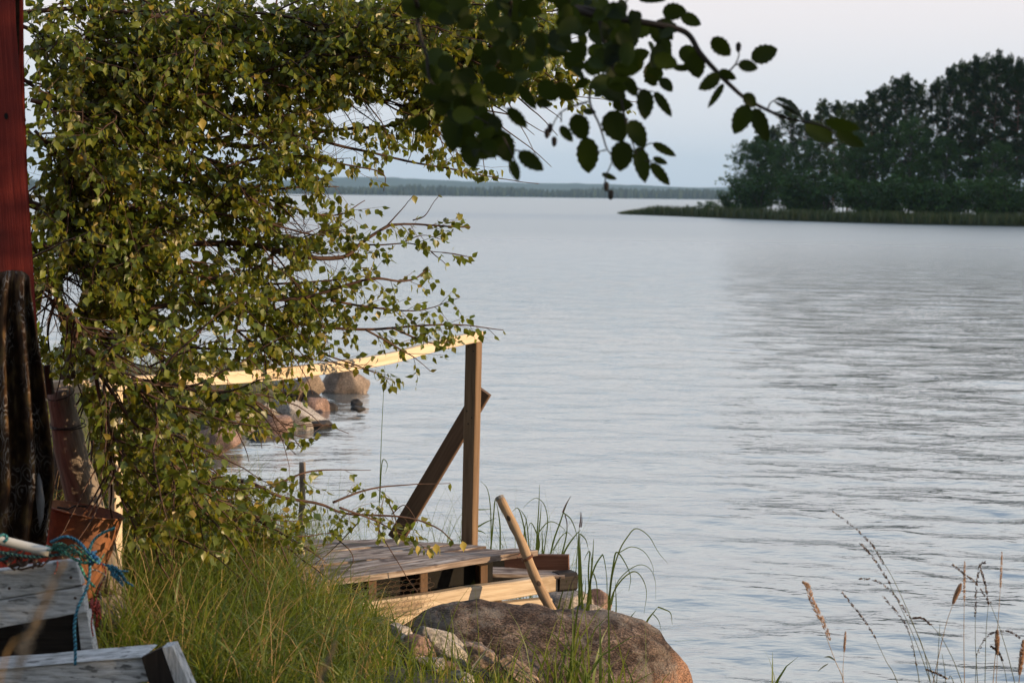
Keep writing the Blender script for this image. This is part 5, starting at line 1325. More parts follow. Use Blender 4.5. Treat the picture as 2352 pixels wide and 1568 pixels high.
    mb.build("bare_twigs", bm_, root, smooth=True)
    # one spray hanging low over the grass, and the loose yellowing leaves
    pts = [(645, 1350, 6.3), (662, 1362, 6.3), (688, 1380, 6.3), (700, 1395, 6.3), (718, 1362, 6.3), (735, 1372, 6.3), (700, 1345, 6.3), (668, 1340, 6.3), (690, 1352, 6.3), (680, 1330, 6.3)]
    P = np.array([D(*p) for p in pts]); k = len(P)
    V, Fq = leaf_batch(P, np.tile([0.1, 0, -1.0], (k, 1)) + rs.normal(0, .3, (k, 3)), rand_unit(rs, k), np.full(k, .05), np.full(k, .8), BIRCH_T)
    fast_mesh("low_spray", V, Fq, m, rnd=np.repeat(rs.uniform(0, .5, k), 6), parent=root)
    yl = [(550, 1190, 6.6), (1062, 1252, 7.0), (1000, 1258, 7.0), (985, 1268, 7.0), (958, 1262, 7.0), (462, 283, 6.2), (590, 1160, 6.6)]
    P = np.array([D(*p) for p in yl]); k = len(P)
    V, Fq = leaf_batch(P + np.array([0, 0, .02]), np.tile([0.15, 0, -1.0], (k, 1)), np.tile([0.5, -1, .1], (k, 1)) + rs.normal(0, .2, (k, 3)), np.full(k, .05), np.full(k, .75), BIRCH_T)
    fast_mesh("yellow_leaves", V, Fq, leaf_mat("yellow_leaf", [(0, (.34, .26, .05)), (1, (.42, .33, .08))], trans=.3), rnd=np.repeat(rs.uniform(0, 1, k), 6), parent=root)
birch()

# ------------------------------------------------------------------ alder: a bough reaching into the top of the view, the tree itself to the right
def alder():
    rs = np.random.RandomState(77)
    foot = np.array([3.3, 2.9, .45])
    root = empty("alder_tree", foot, "dark alder whose bough of broad leaves hangs into the top of the view", "tree")
    mb = MB(); bk = plain_mat("alder_bark", (.05, .042, .036), rough=.85, scale=15)
    add_tube(mb, smooth_path([foot - np.array([0, 0, .1]), foot + np.array([.05, .05, 1.2]), foot + np.array([-.1, 0, 2.4]), foot + np.array([-.1, .1, 4.6])], 20), [.10 - .004 * i for i in range(21)], 12, lump=.05)
    mb.build("trunk", bk, root, smooth=True)
    mb = MB(); d = 3.05
    def br(pts, r, dd=d):
        P = smooth_path([p if len(p) == 3 and not isinstance(p, tuple) else D(p[0], p[1], dd) for p in pts], 8 * (len(pts) - 1))
        add_tube(mb, P, [max(.0012, r * (1 - .8 * i / len(P))) for i in range(len(P))], 6); return P
    hub = D(1330, -150, 3.0)
    add_tube(mb, smooth_path([foot + np.array([-.1, 0, 2.5]), np.array([2.2, 3.1, 3.25]), np.array([1.2, 3.1, 3.1]), hub], 20), [.03 - .0009 * i for i in range(21)], 8)
    U = lambda zx, zy: ((400 + zx * .2041) * 2352 / 1024, zy * .2041 * 2352 / 1024)
    br([hub, U(770, -20), U(900, 60), U(1060, 90), U(1250, 120), U(1400, 160), U(1470, 260), U(1550, 350), U(1620, 420), U(1690, 480), U(1800, 540), U(1900, 580), U(2050, 610), U(2120, 640)], .008)
    br([hub, U(830, 0), U(960, 60), U(1000, 200), U(1040, 320), U(1080, 400), U(1090, 520), U(1120, 640), U(1160, 760)], .006)
    br([U(1080, 400), U(1180, 440), U(1240, 450)], .003); br([U(920, 500), U(850, 520), U(790, 550), U(760, 590), U(740, 640)], .0022); br([U(790, 555), U(790, 600)], .0016)
    br([U(940, 400), U(930, 500), U(980, 620), U(1010, 720), U(1040, 780), U(1010, 860)], .0028); br([U(1010, 735), U(960, 745)], .0016)
    br([hub, D(980, -80, 2.9), U(90, 60), U(100, 180), U(130, 280), U(150, 400), U(230, 450), U(350, 560), U(480, 640), U(560, 780), U(580, 860)], .005)
    br([U(150, 400), U(190, 520), U(240, 620), U(150, 605)], .002); br([U(430, 470), U(500, 520), U(540, 545)], .002); br([U(560, 735), U(620, 745)], .0018)
    br([hub, D(1190, -60, 2.95), U(540, 60), U(520, 180), U(500, 270), U(460, 330), U(400, 420), U(380, 540)], .0045)
    br([U(1590, 370), U(1640, 320), U(1660, 270), U(1655, 220)], .0022); br([U(1800, 540), U(1815, 505), U(1840, 490)], .0018); br([U(1640, 320), U(1720, 300)], .0015)
    br([U(1170, 740), U(1220, 705), U(1250, 705)], .0015); br([U(1200, 790), U(1240, 790)], .0015)
    br([U(1100, 20), U(1130, -20)], .002); br([U(1250, 120), U(1300, 90), U(1340, 70)], .002)
    # small cones
    for zx, zy in ((735, 625), (755, 690), (1010, 910), (1032, 950), (1658, 228), (720, 650)):
        c = D(*U(zx, zy), d); add_tube(mb, [c + np.array([0, 0, .008]), c + np.array([0, 0, .004]), c - np.array([0, 0, .006]), c - np.array([0, 0, .011])], [.002, .0055, .005, .002], 7)
    br([U(1010, 860), U(1005, 900), U(1030, 950)], .0015)
    mb.build("bough", bk, root, smooth=True)
    leaves = [(1720, 290, 1850, 240, 90), (1655, 315, 1755, 335, 60), (1530, 185, 1618, 275, 82), (1565, 345, 1648, 388, 48), (1565, 365, 1470, 440, 75), (1585, 410, 1510, 528, 36), (1685, 460, 1745, 525, 62), (1705, 515, 1640, 655, 92), (1735, 530, 1800, 695, 78), (2085, 590, 2252, 640, 70), (2135, 650, 2278, 718, 62), (1985, 610, 2125, 690, 92),
      (1285, 60, 1405, 55, 82), (1375, 75, 1475, 122, 62), (1245, 120, 1375, 140, 72), (1335, 330, 1432, 336, 34), (1435, 255, 1465, 385, 92), (1275, 385, 1335, 448, 58), (1245, 450, 1332, 572, 50), (1195, 435, 1205, 585, 88), (1170, 2, 1305, 0, 34), (1040, 512, 1142, 515, 66), (1025, 545, 1090, 695, 128), (858, 558, 905, 688, 98), (895, 546, 962, 548, 36), (915, 672, 925, 852, 108), (1095, 690, 1078, 840, 112), (1125, 590, 1200, 722, 92), (1165, 720, 1205, 890, 82),
      (1238, 702, 1352, 764, 44), (1238, 774, 1312, 802, 34), (1228, 798, 1322, 908, 54), (988, 852, 1064, 878, 30), (785, 618, 845, 694, 48), (668, 500, 738, 518, 44), (142, 600, 45, 600, 76), (582, 746, 702, 834, 76), (527, 528, 622, 626, 62), (448, 195, 532, 190, 74), (470, 640, 545, 795, 112), (545, 785, 580, 885, 50), (330, 690, 365, 825, 100), (245, 560, 260, 745, 105), (200, 465, 215, 570, 95), (187, 290, 275, 335, 82), (118, 325, 172, 385, 58), (288, 350, 380, 390, 80), (398, 262, 475, 315, 88), (105, 435, 195, 470, 82), (330, 555, 440, 570, 112), (588, 418, 665, 535, 56), (688, 398, 765, 492, 98), (755, 418, 866, 484, 84), (640, 165, 705, 255, 88), (528, 118, 582, 196, 80), (745, 150, 835, 245, 104),
      (30, -30, 105, 90, 110), (150, -40, 200, 110, 130), (240, -20, 330, 80, 110), (530, -10, 600, 110, 120), (620, -10, 640, 90, 100), (300, 540, 390, 640, 110), (400, 560, 470, 660, 110), (440, 350, 500, 470, 110), (520, 250, 590, 360, 110), (520, 380, 545, 470, 90), (180, 440, 300, 470, 100), (260, 430, 380, 470, 100)]
    V_, F_, R_ = [], [], []; nb = 0
    def put(b, t, wd, curl, nr, rnd):
        nonlocal nb
        tv, tf = alder_template(curl); L_ = np.linalg.norm(t - b)
        V, Fq = leaf_batch(b[None], (t - b)[None], nr[None], np.array([L_]), np.array([wd / L_]), (tv, tf))
        V_.append(V); F_.append(Fq + nb); R_.append(np.full(len(Fq), rnd)); nb += len(V)
    for x0, y0, x1, y1, wd in leaves:
        dd = d + rs.normal(0, .08); k = .2041 * dd / F_PX
        tl = rs.uniform(-.25, .25); L_ = math.hypot(x1 - x0, y1 - y0) * k
        b = D(*U(x0, y0), dd); t = D(*U(x1, y1), dd + tl * L_)
        put(b, t, wd * k * 1.02, rs.uniform(.0, .15), nrm(np.array([rs.normal(0, .25), -1, rs.normal(0, .25)])), rs.uniform(0, .8))
    # the long arched leaf above the bough
    b = D(*U(1832, 498), d); t = D(*U(2000, 545), d); put(b, t, .075 * .55, -.28, np.array([.25, -.25, 1.0]) * -1, .3)
    b = D(*U(1838, 485), d); t = D(*U(1998, 535), d); put(b, t, .030, .34, nrm(np.array([0.1, -.55, 1.0])), .3)
    # dense middle of the bough
    poly = np.array([(700, -40), (820, 40), (720, 120), (760, 250), (850, 300), (850, 440), (930, 430), (1010, 470), (1090, 470), (1190, 430), (1300, 350), (1310, 220), (1430, 330), (1450, 180), (1180, 130), (1060, -20)])
    cand = rs.uniform((700, -40), (1460, 470), (900, 2)); cand = cand[in_poly(cand, poly)][:112]
    cand2 = rs.uniform((100, 440), (560, 740), (90, 2)); p2 = np.array([(110, 440), (420, 440), (420, 560), (530, 640), (520, 760), (340, 760), (210, 640)]); cand2 = cand2[in_poly(cand2, p2)][:42]
    p3 = np.array([(20, -40), (700, -40), (720, 250), (600, 420), (450, 440), (300, 400), (150, 430), (110, 300), (380, 240), (440, 130), (130, 90)]); cand3 = rs.uniform((20, -40), (720, 440), (320, 2)); cand3 = cand3[in_poly(cand3, p3)][:52]
    for zx, zy in np.vstack([cand, cand2, cand3]):
        dd = d + rs.uniform(-.25, .35); a = rs.uniform(-.3, 2.9); L_ = rs.uniform(72, 128); k = .2041 * dd / F_PX
        b = D(*U(zx - math.cos(a) * L_ * .5, zy - math.sin(a) * L_ * .5), dd); t = D(*U(zx + math.cos(a) * L_ * .5, zy + math.sin(a) * L_ * .5), dd + rs.uniform(-.5, .5) * L_ * k)
        put(b, t, L_ * k * rs.uniform(.62, .82), rs.uniform(0, .2), nrm(np.array([rs.normal(0, .5), -1, rs.normal(0, .5)])), rs.uniform(0, 1))
    am = leaf_mat("alder_leaf", [(0, (.007, .013, .003)), (.6, (.015, .027, .004)), (1, (.036, .060, .008))], trans=.30, tcol=(.10, .13, .012), rough=.55, spec=.15)
    fast_mesh("leaves", np.vstack(V_), np.vstack(F_), am, rnd=np.concatenate(R_), parent=root)
    # unseen crown beside the view, shaped low to shade the bench
    n = 7000
    cpts = foot + np.array([0, -.1, 2.2]) + rand_unit(rs, n) * (rs.uniform(.25, 1, n) ** .5)[:, None] * np.array([1.45, .90, 2.1])
    up = np.stack([rs.uniform(.4, 3.5, 800), rs.uniform(2.2, 3.6, 800), rs.uniform(3.0, 4.6, 800)], 1)
    cpts = np.vstack([cpts, up])
    # nothing of it reaches into the picture
    pj = proj(cpts); vis = (pj[:, 0] > -60) & (pj[:, 0] < 2430) & (pj[:, 1] > -90) & (cpts[:, 1] > .2)
    cpts = cpts[~vis & (cpts[:, 2] > .6)]; n = len(cpts)
    V, Fq = leaf_batch(cpts, rand_unit(rs, n) + np.array([0, 0, -.4]), rand_unit(rs, n), rs.uniform(.06, .10, n), np.full(n, .8), SIMPLE_T)
    fast_mesh("crown", V, Fq, am, rnd=rs.uniform(0, 1, n), parent=root)
    mb = MB()
    for k in range(26):
        z0 = rs.uniform(.7, 4.2); an = rs.uniform(0, 6.28); c = foot + np.array([-.05, 0, z0]); e = c + np.array([math.cos(an) * 1.2, math.sin(an) * 1.0, .4])
        if e[1] > 3.5: continue
        add_tube(mb, smooth_path([c, (c + e) / 2 + np.array([0, 0, .1]), e], 6), [.018 - .0025 * q for q in range(7)], 5)
    mb.build("limbs", bk, root, smooth=True)
alder()

# ------------------------------------------------------------------ grass
def blades(name, P, hgt, lean, width, mat, rs, seg=5, rndv=None, droop=.55, kind='stuff', label=None, cat=None, parent=None, group=None, curve=1.0):
    n = len(P); t = np.linspace(0, 1, seg)
    az = rs.uniform(0, 2 * math.pi, n); dirx, diry = np.cos(az), np.sin(az)
    V = np.zeros((n, seg, 2, 3))
    wa = rs.uniform(0, math.pi, n)
    for i, s in enumerate(t):
        out_ = lean * hgt * (s ** 2) * curve; up = hgt * (s - droop * lean * s ** 3)
        c = P + np.stack([dirx * out_, diry * out_, up], 1)
        wv = width * (1 - s ** 1.5) * .5 + .0003
        o = np.stack([np.cos(wa) * wv, np.sin(wa) * wv, 0 * wv], 1)
        V[:, i, 0] = c - o; V[:, i, 1] = c + o
    base = (np.arange(n) * seg * 2)[:, None, None]
    q = np.array([(2 * i, 2 * i + 1, 2 * i + 3, 2 * i + 2) for i in range(seg - 1)])
    Fq = (base + q[None]).reshape(-1, 4)
    r = rs.uniform(0, 1, n) if rndv is None else rndv
    return tag(fast_mesh(name, V.reshape(-1, 3), Fq, mat, rnd=np.repeat(r, seg - 1), parent=parent), label, cat, group, kind)

MAT['grass'] = leaf_mat("meadow_grass", [(0, (.026, .050, .006)), (.35, (.068, .118, .012)), (.65, (.135, .190, .020)), (.85, (.23, .21, .036)), (.93, (.29, .23, .07)), (1, (.42, .29, .12))], trans=.42, tcol=(.34, .38, .03), rough=.5, spec=.3)
MAT['reed'] = leaf_mat("reed_green", [(0, (.070, .115, .022)), (.7, (.115, .165, .034)), (1, (.18, .20, .05))], trans=.38, tcol=(.3, .36, .05), rough=.45, spec=.35)
MAT['straw'] = leaf_mat("dry_straw", [(0, (.30, .20, .09)), (1, (.44, .31, .16))], trans=.25, tcol=(.45, .3, .12), rough=.6, spec=.2)
def grass():
    rs = np.random.RandomState(3)
    n = 32000
    X = rs.uniform(-3.4, .25, n); Y = 4.75 + (8.9 - 4.75) * rs.uniform(0, 1, n) ** 1.2
    s = land_sd(X, Y); clump = np.array([mnoise.noise(Vector((x * 2.4, y * 2.4, 1.0))) for x, y in zip(X, Y)])
    keep = (s > .03) & (clump > -.42 + .25 * rs.uniform(0, 1, n))
    # not on the stones, the deck or the shed
    P0 = np.stack([X, Y, ground_z(X, Y)], 1); pj = proj(P0)
    keep &= ~((X < -1.30) & (Y < 5.62)); keep &= ~((X > -.75) & (Y > 6.95))
    keep &= ~((pj[:, 0] > 960) & (pj[:, 1] < 1520)); keep &= ~((X > -.95) & (Y > 6.85)); keep &= ~((X > -.42) & (Y < 6.6) & (rs.uniform(0, 1, n) < .72))
    P = P0[keep]; clump = clump[keep]; n = len(P)
    pjx = proj(P)[:, 0]
    hh = np.interp(pjx, [150, 300, 620, 760, 880, 980], [.50, .48, .40, .30, .20, .10]) * np.interp(P[:, 1], [4.7, 6, 7.2, 8.5], [.85, 1, .95, .7])
    hgt = hh * rs.uniform(.45, 1.15, n) * (1 + .95 * clump)
    rv = np.clip(rs.beta(2, 2.4, n) + clump * .55 + (rs.uniform(0, 1, n) > .92) * .6, 0, 1)
    print("grass blades", n)
    blades("grass", P, hgt, rs.uniform(.15, 1.1, n), rs.uniform(.0028, .0074, n), MAT['grass'], rs, rndv=rv)
    k = rs.choice(n, 2600, replace=False); Q = P[k]
    blades("coarse_grass", Q, hh[k] * rs.uniform(.8, 1.5, 2600), rs.uniform(.3, 1.3, 2600), rs.uniform(.005, .011, 2600), MAT['reed'], rs, seg=7)
    # seeding straw stems
    k = rs.choice(n, 1000, replace=False); Q = P[k]
    blades("straw_stems", Q, hh[k] * rs.uniform(.9, 1.6, 1000), rs.uniform(.1, .9, 1000), np.full(1000, .0026), MAT['straw'], rs, seg=6)
    # thinner growth behind the deck and on the shore further left
    n = 2000; X = rs.uniform(-2.2, .35, n); Y = rs.uniform(8.05, 8.7, n); s = land_sd(X, Y); k = (s > -1.3) & ((X < -.9) | (rs.uniform(0, 1, n) < .38)); X, Y = X[k], Y[k]; n = len(X)
    blades("shore_grass", np.stack([X, Y, np.maximum(ground_z(X, Y), -.1)], 1), rs.uniform(.35, .85, n) * np.interp(X, [-2, -1, 0, .5], [1.1, 1, .85, .75]), rs.uniform(.1, .8, n), rs.uniform(.002, .004, n), MAT['reed'], rs)
    n = 7000; X = rs.uniform(-9, -2.3, n); Y = rs.uniform(8.8, 16.5, n); s = land_sd(X, Y); k = s > .05; X, Y = X[k], Y[k]; n = len(X)
    blades("bank_grass", np.stack([X, Y, ground_z(X, Y)], 1), rs.uniform(.15, .45, n) * np.interp(Y, [9, 12, 16], [1.3, 1, .6]), rs.uniform(.2, .9, n), rs.uniform(.004, .012, n), MAT['grass'], rs)
grass()

def tuft(label, cx, cy, d, spread, n, h0, h1, mat, seed, name="grass_tuft", group=None, width=(.006, .013), lean=(.1, .7), base_z=None):
    rs = np.random.RandomState(seed); c = D(cx, cy, d); P = c + np.stack([rs.normal(0, spread, n), rs.normal(0, spread * .6, n), 0 * rs.uniform(0, 1, n)], 1)
    if base_z is not None: P[:, 2] = base_z
    root = empty(name, P.mean(0), label, "grass tuft" if name == "grass_tuft" else "reeds", group)
    blades("blades", P, rs.uniform(h0, h1, n), rs.uniform(*lean, n), rs.uniform(*width, n), mat, rs, kind=None, parent=root)
    return root
MAT['grass_lit'] = leaf_mat("broad_grass", [(0, (.07, .11, .018)), (.7, (.115, .165, .028)), (1, (.17, .19, .05))], trans=.4, tcol=(.28, .32, .04), rough=.45, spec=.35)
tuft("broad bladed green grass tuft growing in front of the big boulder", 1330, 1640, 6.05, .12, 60, .22, .62, MAT['grass_lit'], 5, width=(.007, .016))
tuft("grass tuft at the bottom edge between the tan stones and the boulder", 1180, 1640, 5.9, .13, 34, .15, .42, MAT['grass_lit'], 6)
tuft("sparse grass tuft on the left shoulder of the stones", 1010, 1600, 5.8, .14, 46, .18, .50, MAT['grass_lit'], 9, width=(.004, .010))
tuft("pair of broad green blades leaning at the bottom edge", 1772, 1640, 5.5, .012, 3, .24, .32, MAT['grass_lit'], 7, width=(.010, .014), lean=(.25, .35))

# ------------------------------------------------------------------ reeds traced beside the jetty
def stem_thing(name, label, cat, strands, group=None, mats=None):
    """strands: list of (print points, distance, base radius, material key, flat)"""
    P_all = [[D(x, y, d) for x, y in pts] for pts, d, r, mk in strands]
    root = empty(name, P_all[0][0], label, cat, group)
    for P, (pts, d, r, mk) in zip(P_all, strands):
        mb = MB(); S = smooth_path(P, 8 * (len(P) - 1)); nS = len(S)
        V = []; lc = []
        for i, c in enumerate(S):
            t = nrm(S[min(i + 1, nS - 1)] - S[max(i - 1, 0)]); a = nrm(np.cross(t, [0.25, 1, 0.1])); s = i / (nS - 1); wv = r * (1 - .85 * s ** 1.6)
            fold = np.cross(t, a) * wv * .35
            V += [c - a * wv + fold, c, c + a * wv + fold]
        Fs = []
        for i in range(nS - 1):
            o = i * 3; Fs += [(o, o + 1, o + 4, o + 3), (o + 1, o + 2, o + 5, o + 4)]
        mb.add(V, Fs, rnd=random.random()); mb.build("blade", MAT[mk], root, smooth=True)
    return root
def reeds():
    random.seed(6)
    K = lambda pts: [((1100 + x * .2614) / 1.0884, (1150 + y * .2614) / 1.0884) for x, y in pts]
    w0 = .0042
    stem_thing("reed_clump", "upright reeds just left of the leaning pole, behind the deck", "reeds", [
        (K([(480, 900), (500, 700), (515, 500), (532, 370), (570, 440), (605, 540)]), 7.95, w0, 'reed'), (K([(490, 900), (485, 500), (455, 280), (385, 195)]), 8.0, w0 * .8, 'reed'), (K([(575, 900), (575, 640), (555, 480), (535, 380)]), 7.95, w0, 'reed'),
        (K([(355, 470), (430, 470), (500, 465)]), 8.0, w0 * .8, 'reed'), (K([(355, 640), (440, 590), (540, 550)]), 8.0, w0, 'reed'), (K([(355, 670), (400, 680), (440, 705)]), 8.0, w0, 'reed')])
    stem_thing("reed_clump", "tall reeds right of the leaning pole behind the red brown board", "reeds", [
        (K([(915, 980), (930, 700), (945, 450), (952, 230)]), 8.0, w0 * 1.1, 'reed'), (K([(925, 980), (945, 700), (962, 520), (968, 412)]), 7.95, w0, 'reed'), (K([(980, 980), (1010, 760), (1030, 580), (1000, 430), (930, 362), (860, 390), (790, 460)]), 8.0, w0 * .7, 'reed'),
        (K([(930, 900), (950, 780), (900, 640), (865, 600), (835, 680)]), 7.95, w0, 'reed'), (K([(800, 900), (805, 700), (835, 525)]), 7.95, w0, 'reed'), (K([(850, 930), (800, 620), (748, 460), (690, 490)]), 8.0, w0, 'reed'), (K([(860, 930), (830, 600), (790, 500), (748, 458)]), 8.0, w0 * .8, 'reed'),
        (K([(985, 960), (980, 800), (978, 680)]), 8, w0, 'reed')])
    stem_thing("reed_clump", "reeds with purple brown flower tips behind the end of the jetty", "reeds", [
        (K([(1040, 980), (1090, 760), (1150, 590), (1180, 500), (1215, 410), (1250, 345)]), 8.0, w0 * 1.1, 'reed'), (K([(1140, 980), (1220, 820), (1300, 710), (1345, 665)]), 7.95, w0 * 1.2, 'reed'), (K([(1180, 500), (1250, 560), (1300, 680), (1315, 800)]), 8, w0 * .8, 'reed'),
        (K([(1080, 860), (1150, 740), (1220, 690), (1290, 760)]), 8, w0 * .7, 'reed'), (K([(950, 680), (1020, 600), (1090, 590), (1180, 650), (1210, 720)]), 8, w0 * .7, 'reed'), (K([(1150, 960), (1200, 760), (1215, 640), (1200, 520)]), 8.0, w0, 'reed'),
        (K([(1172, 500), (1205, 420), (1252, 340)]), 7.99, .0035, 'reed_flower'), (K([(1195, 520), (1215, 600), (1212, 680)]), 7.99, .003, 'reed_flower'), (K([(1335, 640), (1345, 560), (1340, 490)]), 7.9, .0038, 'reed_flower'), (K([(1350, 640), (1358, 570), (1350, 490)]), 7.9, .003, 'reed_flower')])
    stem_thing("reed_clump", "dense upright reeds in front of the stones right of the jetty", "reeds", [
        (K([(1335, 1480), (1330, 1000), (1325, 800), (1332, 640)]), 7.75, w0 * 1.5, 'reed'), (K([(1365, 1500), (1350, 1100), (1340, 860), (1335, 700)]), 7.72, w0 * 1.4, 'reed'), (K([(1415, 1500), (1440, 1150), (1460, 930), (1470, 750)]), 7.7, w0 * 1.4, 'reed'),
        (K([(1395, 1500), (1430, 1200), (1480, 1020), (1540, 918), (1562, 915), (1590, 1080), (1592, 1310)]), 7.7, w0 * 1.1, 'reed'), (K([(1440, 1480), (1420, 1080), (1432, 880), (1405, 895), (1375, 960)]), 7.75, w0, 'reed'), (K([(1450, 1480), (1440, 1200), (1450, 980), (1438, 872)]), 7.75, w0, 'reed'),
        (K([(1230, 1500), (1290, 1150), (1310, 900), (1325, 690)]), 7.75, w0 * .8, 'reed'), (K([(1340, 700), (1395, 760), (1420, 860)]), 7.75, w0 * .8, 'reed'), (K([(1470, 1080), (1500, 1200), (1510, 1500)]), 7.7, w0 * .8, 'reed'), (K([(1270, 1480), (1380, 1300), (1392, 1120)]), 7.75, w0, 'reed'),
        (K([(1110, 1520), (1160, 1300), (1215, 1140)]), 7.6, w0, 'reed'), (K([(1200, 1520), (1240, 1380), (1260, 1240)]), 7.6, w0, 'reed')])
    stem_thing("reed_clump", "outermost arching reeds over the water right of the stones", "reeds", [
        (K([(1595, 1640), (1625, 1250), (1655, 1020), (1687, 878), (1760, 960), (1822, 1110), (1805, 1250)]), 7.6, w0 * 1.2, 'reed'), (K([(1605, 1640), (1640, 1150), (1710, 880), (1790, 735), (1875, 652), (1995, 722), (2090, 880), (2180, 985)]), 7.6, w0 * .9, 'reed'),
        (K([(1610, 1600), (1640, 1320), (1730, 1150), (1850, 1063), (1930, 1120), (1975, 1260), (1950, 1470)]), 7.55, w0, 'reed'), (K([(1640, 1380), (1690, 1180), (1790, 1060), (1910, 998), (2005, 1035), (2058, 1150), (2062, 1330)]), 7.6, w0 * .6, 'reed'),
        (K([(1670, 1620), (1685, 1400), (1675, 1140)]), 7.55, w0, 'reed'), (K([(1715, 880), (1830, 826), (1950, 872), (2030, 1000), (2050, 1150)]), 7.6, w0 * .55, 'reed')])
    stem_thing("reed_clump", "bent reed tips low over the water beyond the boulder", "reeds", [
        (K([(1930, 1640), (1990, 1520), (2040, 1455), (2085, 1400)]), 7.3, w0 * 1.2, 'reed'), (K([(2085, 1400), (2150, 1425), (2205, 1460), (2222, 1570)]), 7.3, w0 * .9, 'reed'), (K([(2040, 1470), (2090, 1530), (2120, 1640)]), 7.3, w0 * .6, 'reed'), (K([(1750, 1640), (1800, 1530), (1872, 1438)]), 7.2, w0 * 1.1, 'reed')])
    stem_thing("reed_stalk", "single thin reed standing tall left of the brace", "reed", [
        ([(868, 1250), (872, 1130), (876, 1010), (880, 920), (884, 850), (876, 800)], 7.9, .0022, 'reed'), ([(872, 1150), (878, 1060), (890, 1066), (884, 1090)], 7.9, .003, 'reed')])
    stem_thing("dry_stalk", "dry pale brown stalk standing between the brace and the stake", "reed", [
        ([(868, 1250), (874, 1180), (886, 1120)], 7.7, .004, 'straw'), ([(880, 1130), (905, 1180), (915, 1230)], 7.7, .005, 'straw')])
    stem_thing("straws", "pale dry straws lying across the stones at the boulder foot", "straw", [
        ([(1085, 1531), (1110, 1500), (1136, 1459)], 5.85, .0030, 'pale_straw'), ([(1080, 1545), (1105, 1510), (1133, 1495)], 5.85, .0028, 'pale_straw'), ([(1050, 1490), (1053, 1520), (1053, 1545)], 5.85, .0025, 'pale_straw'), ([(1040, 1538), (1075, 1535), (1102, 1542)], 5.85, .002, 'pale_straw')])
MAT['reed_flower'] = leaf_mat("reed_flower", [(0, (.12, .06, .055)), (1, (.17, .09, .075))], trans=.2, tcol=(.2, .1, .08))
MAT['pale_straw'] = leaf_mat("pale_straw", [(0, (.50, .44, .36)), (1, (.60, .53, .45))], trans=.1)
reeds()

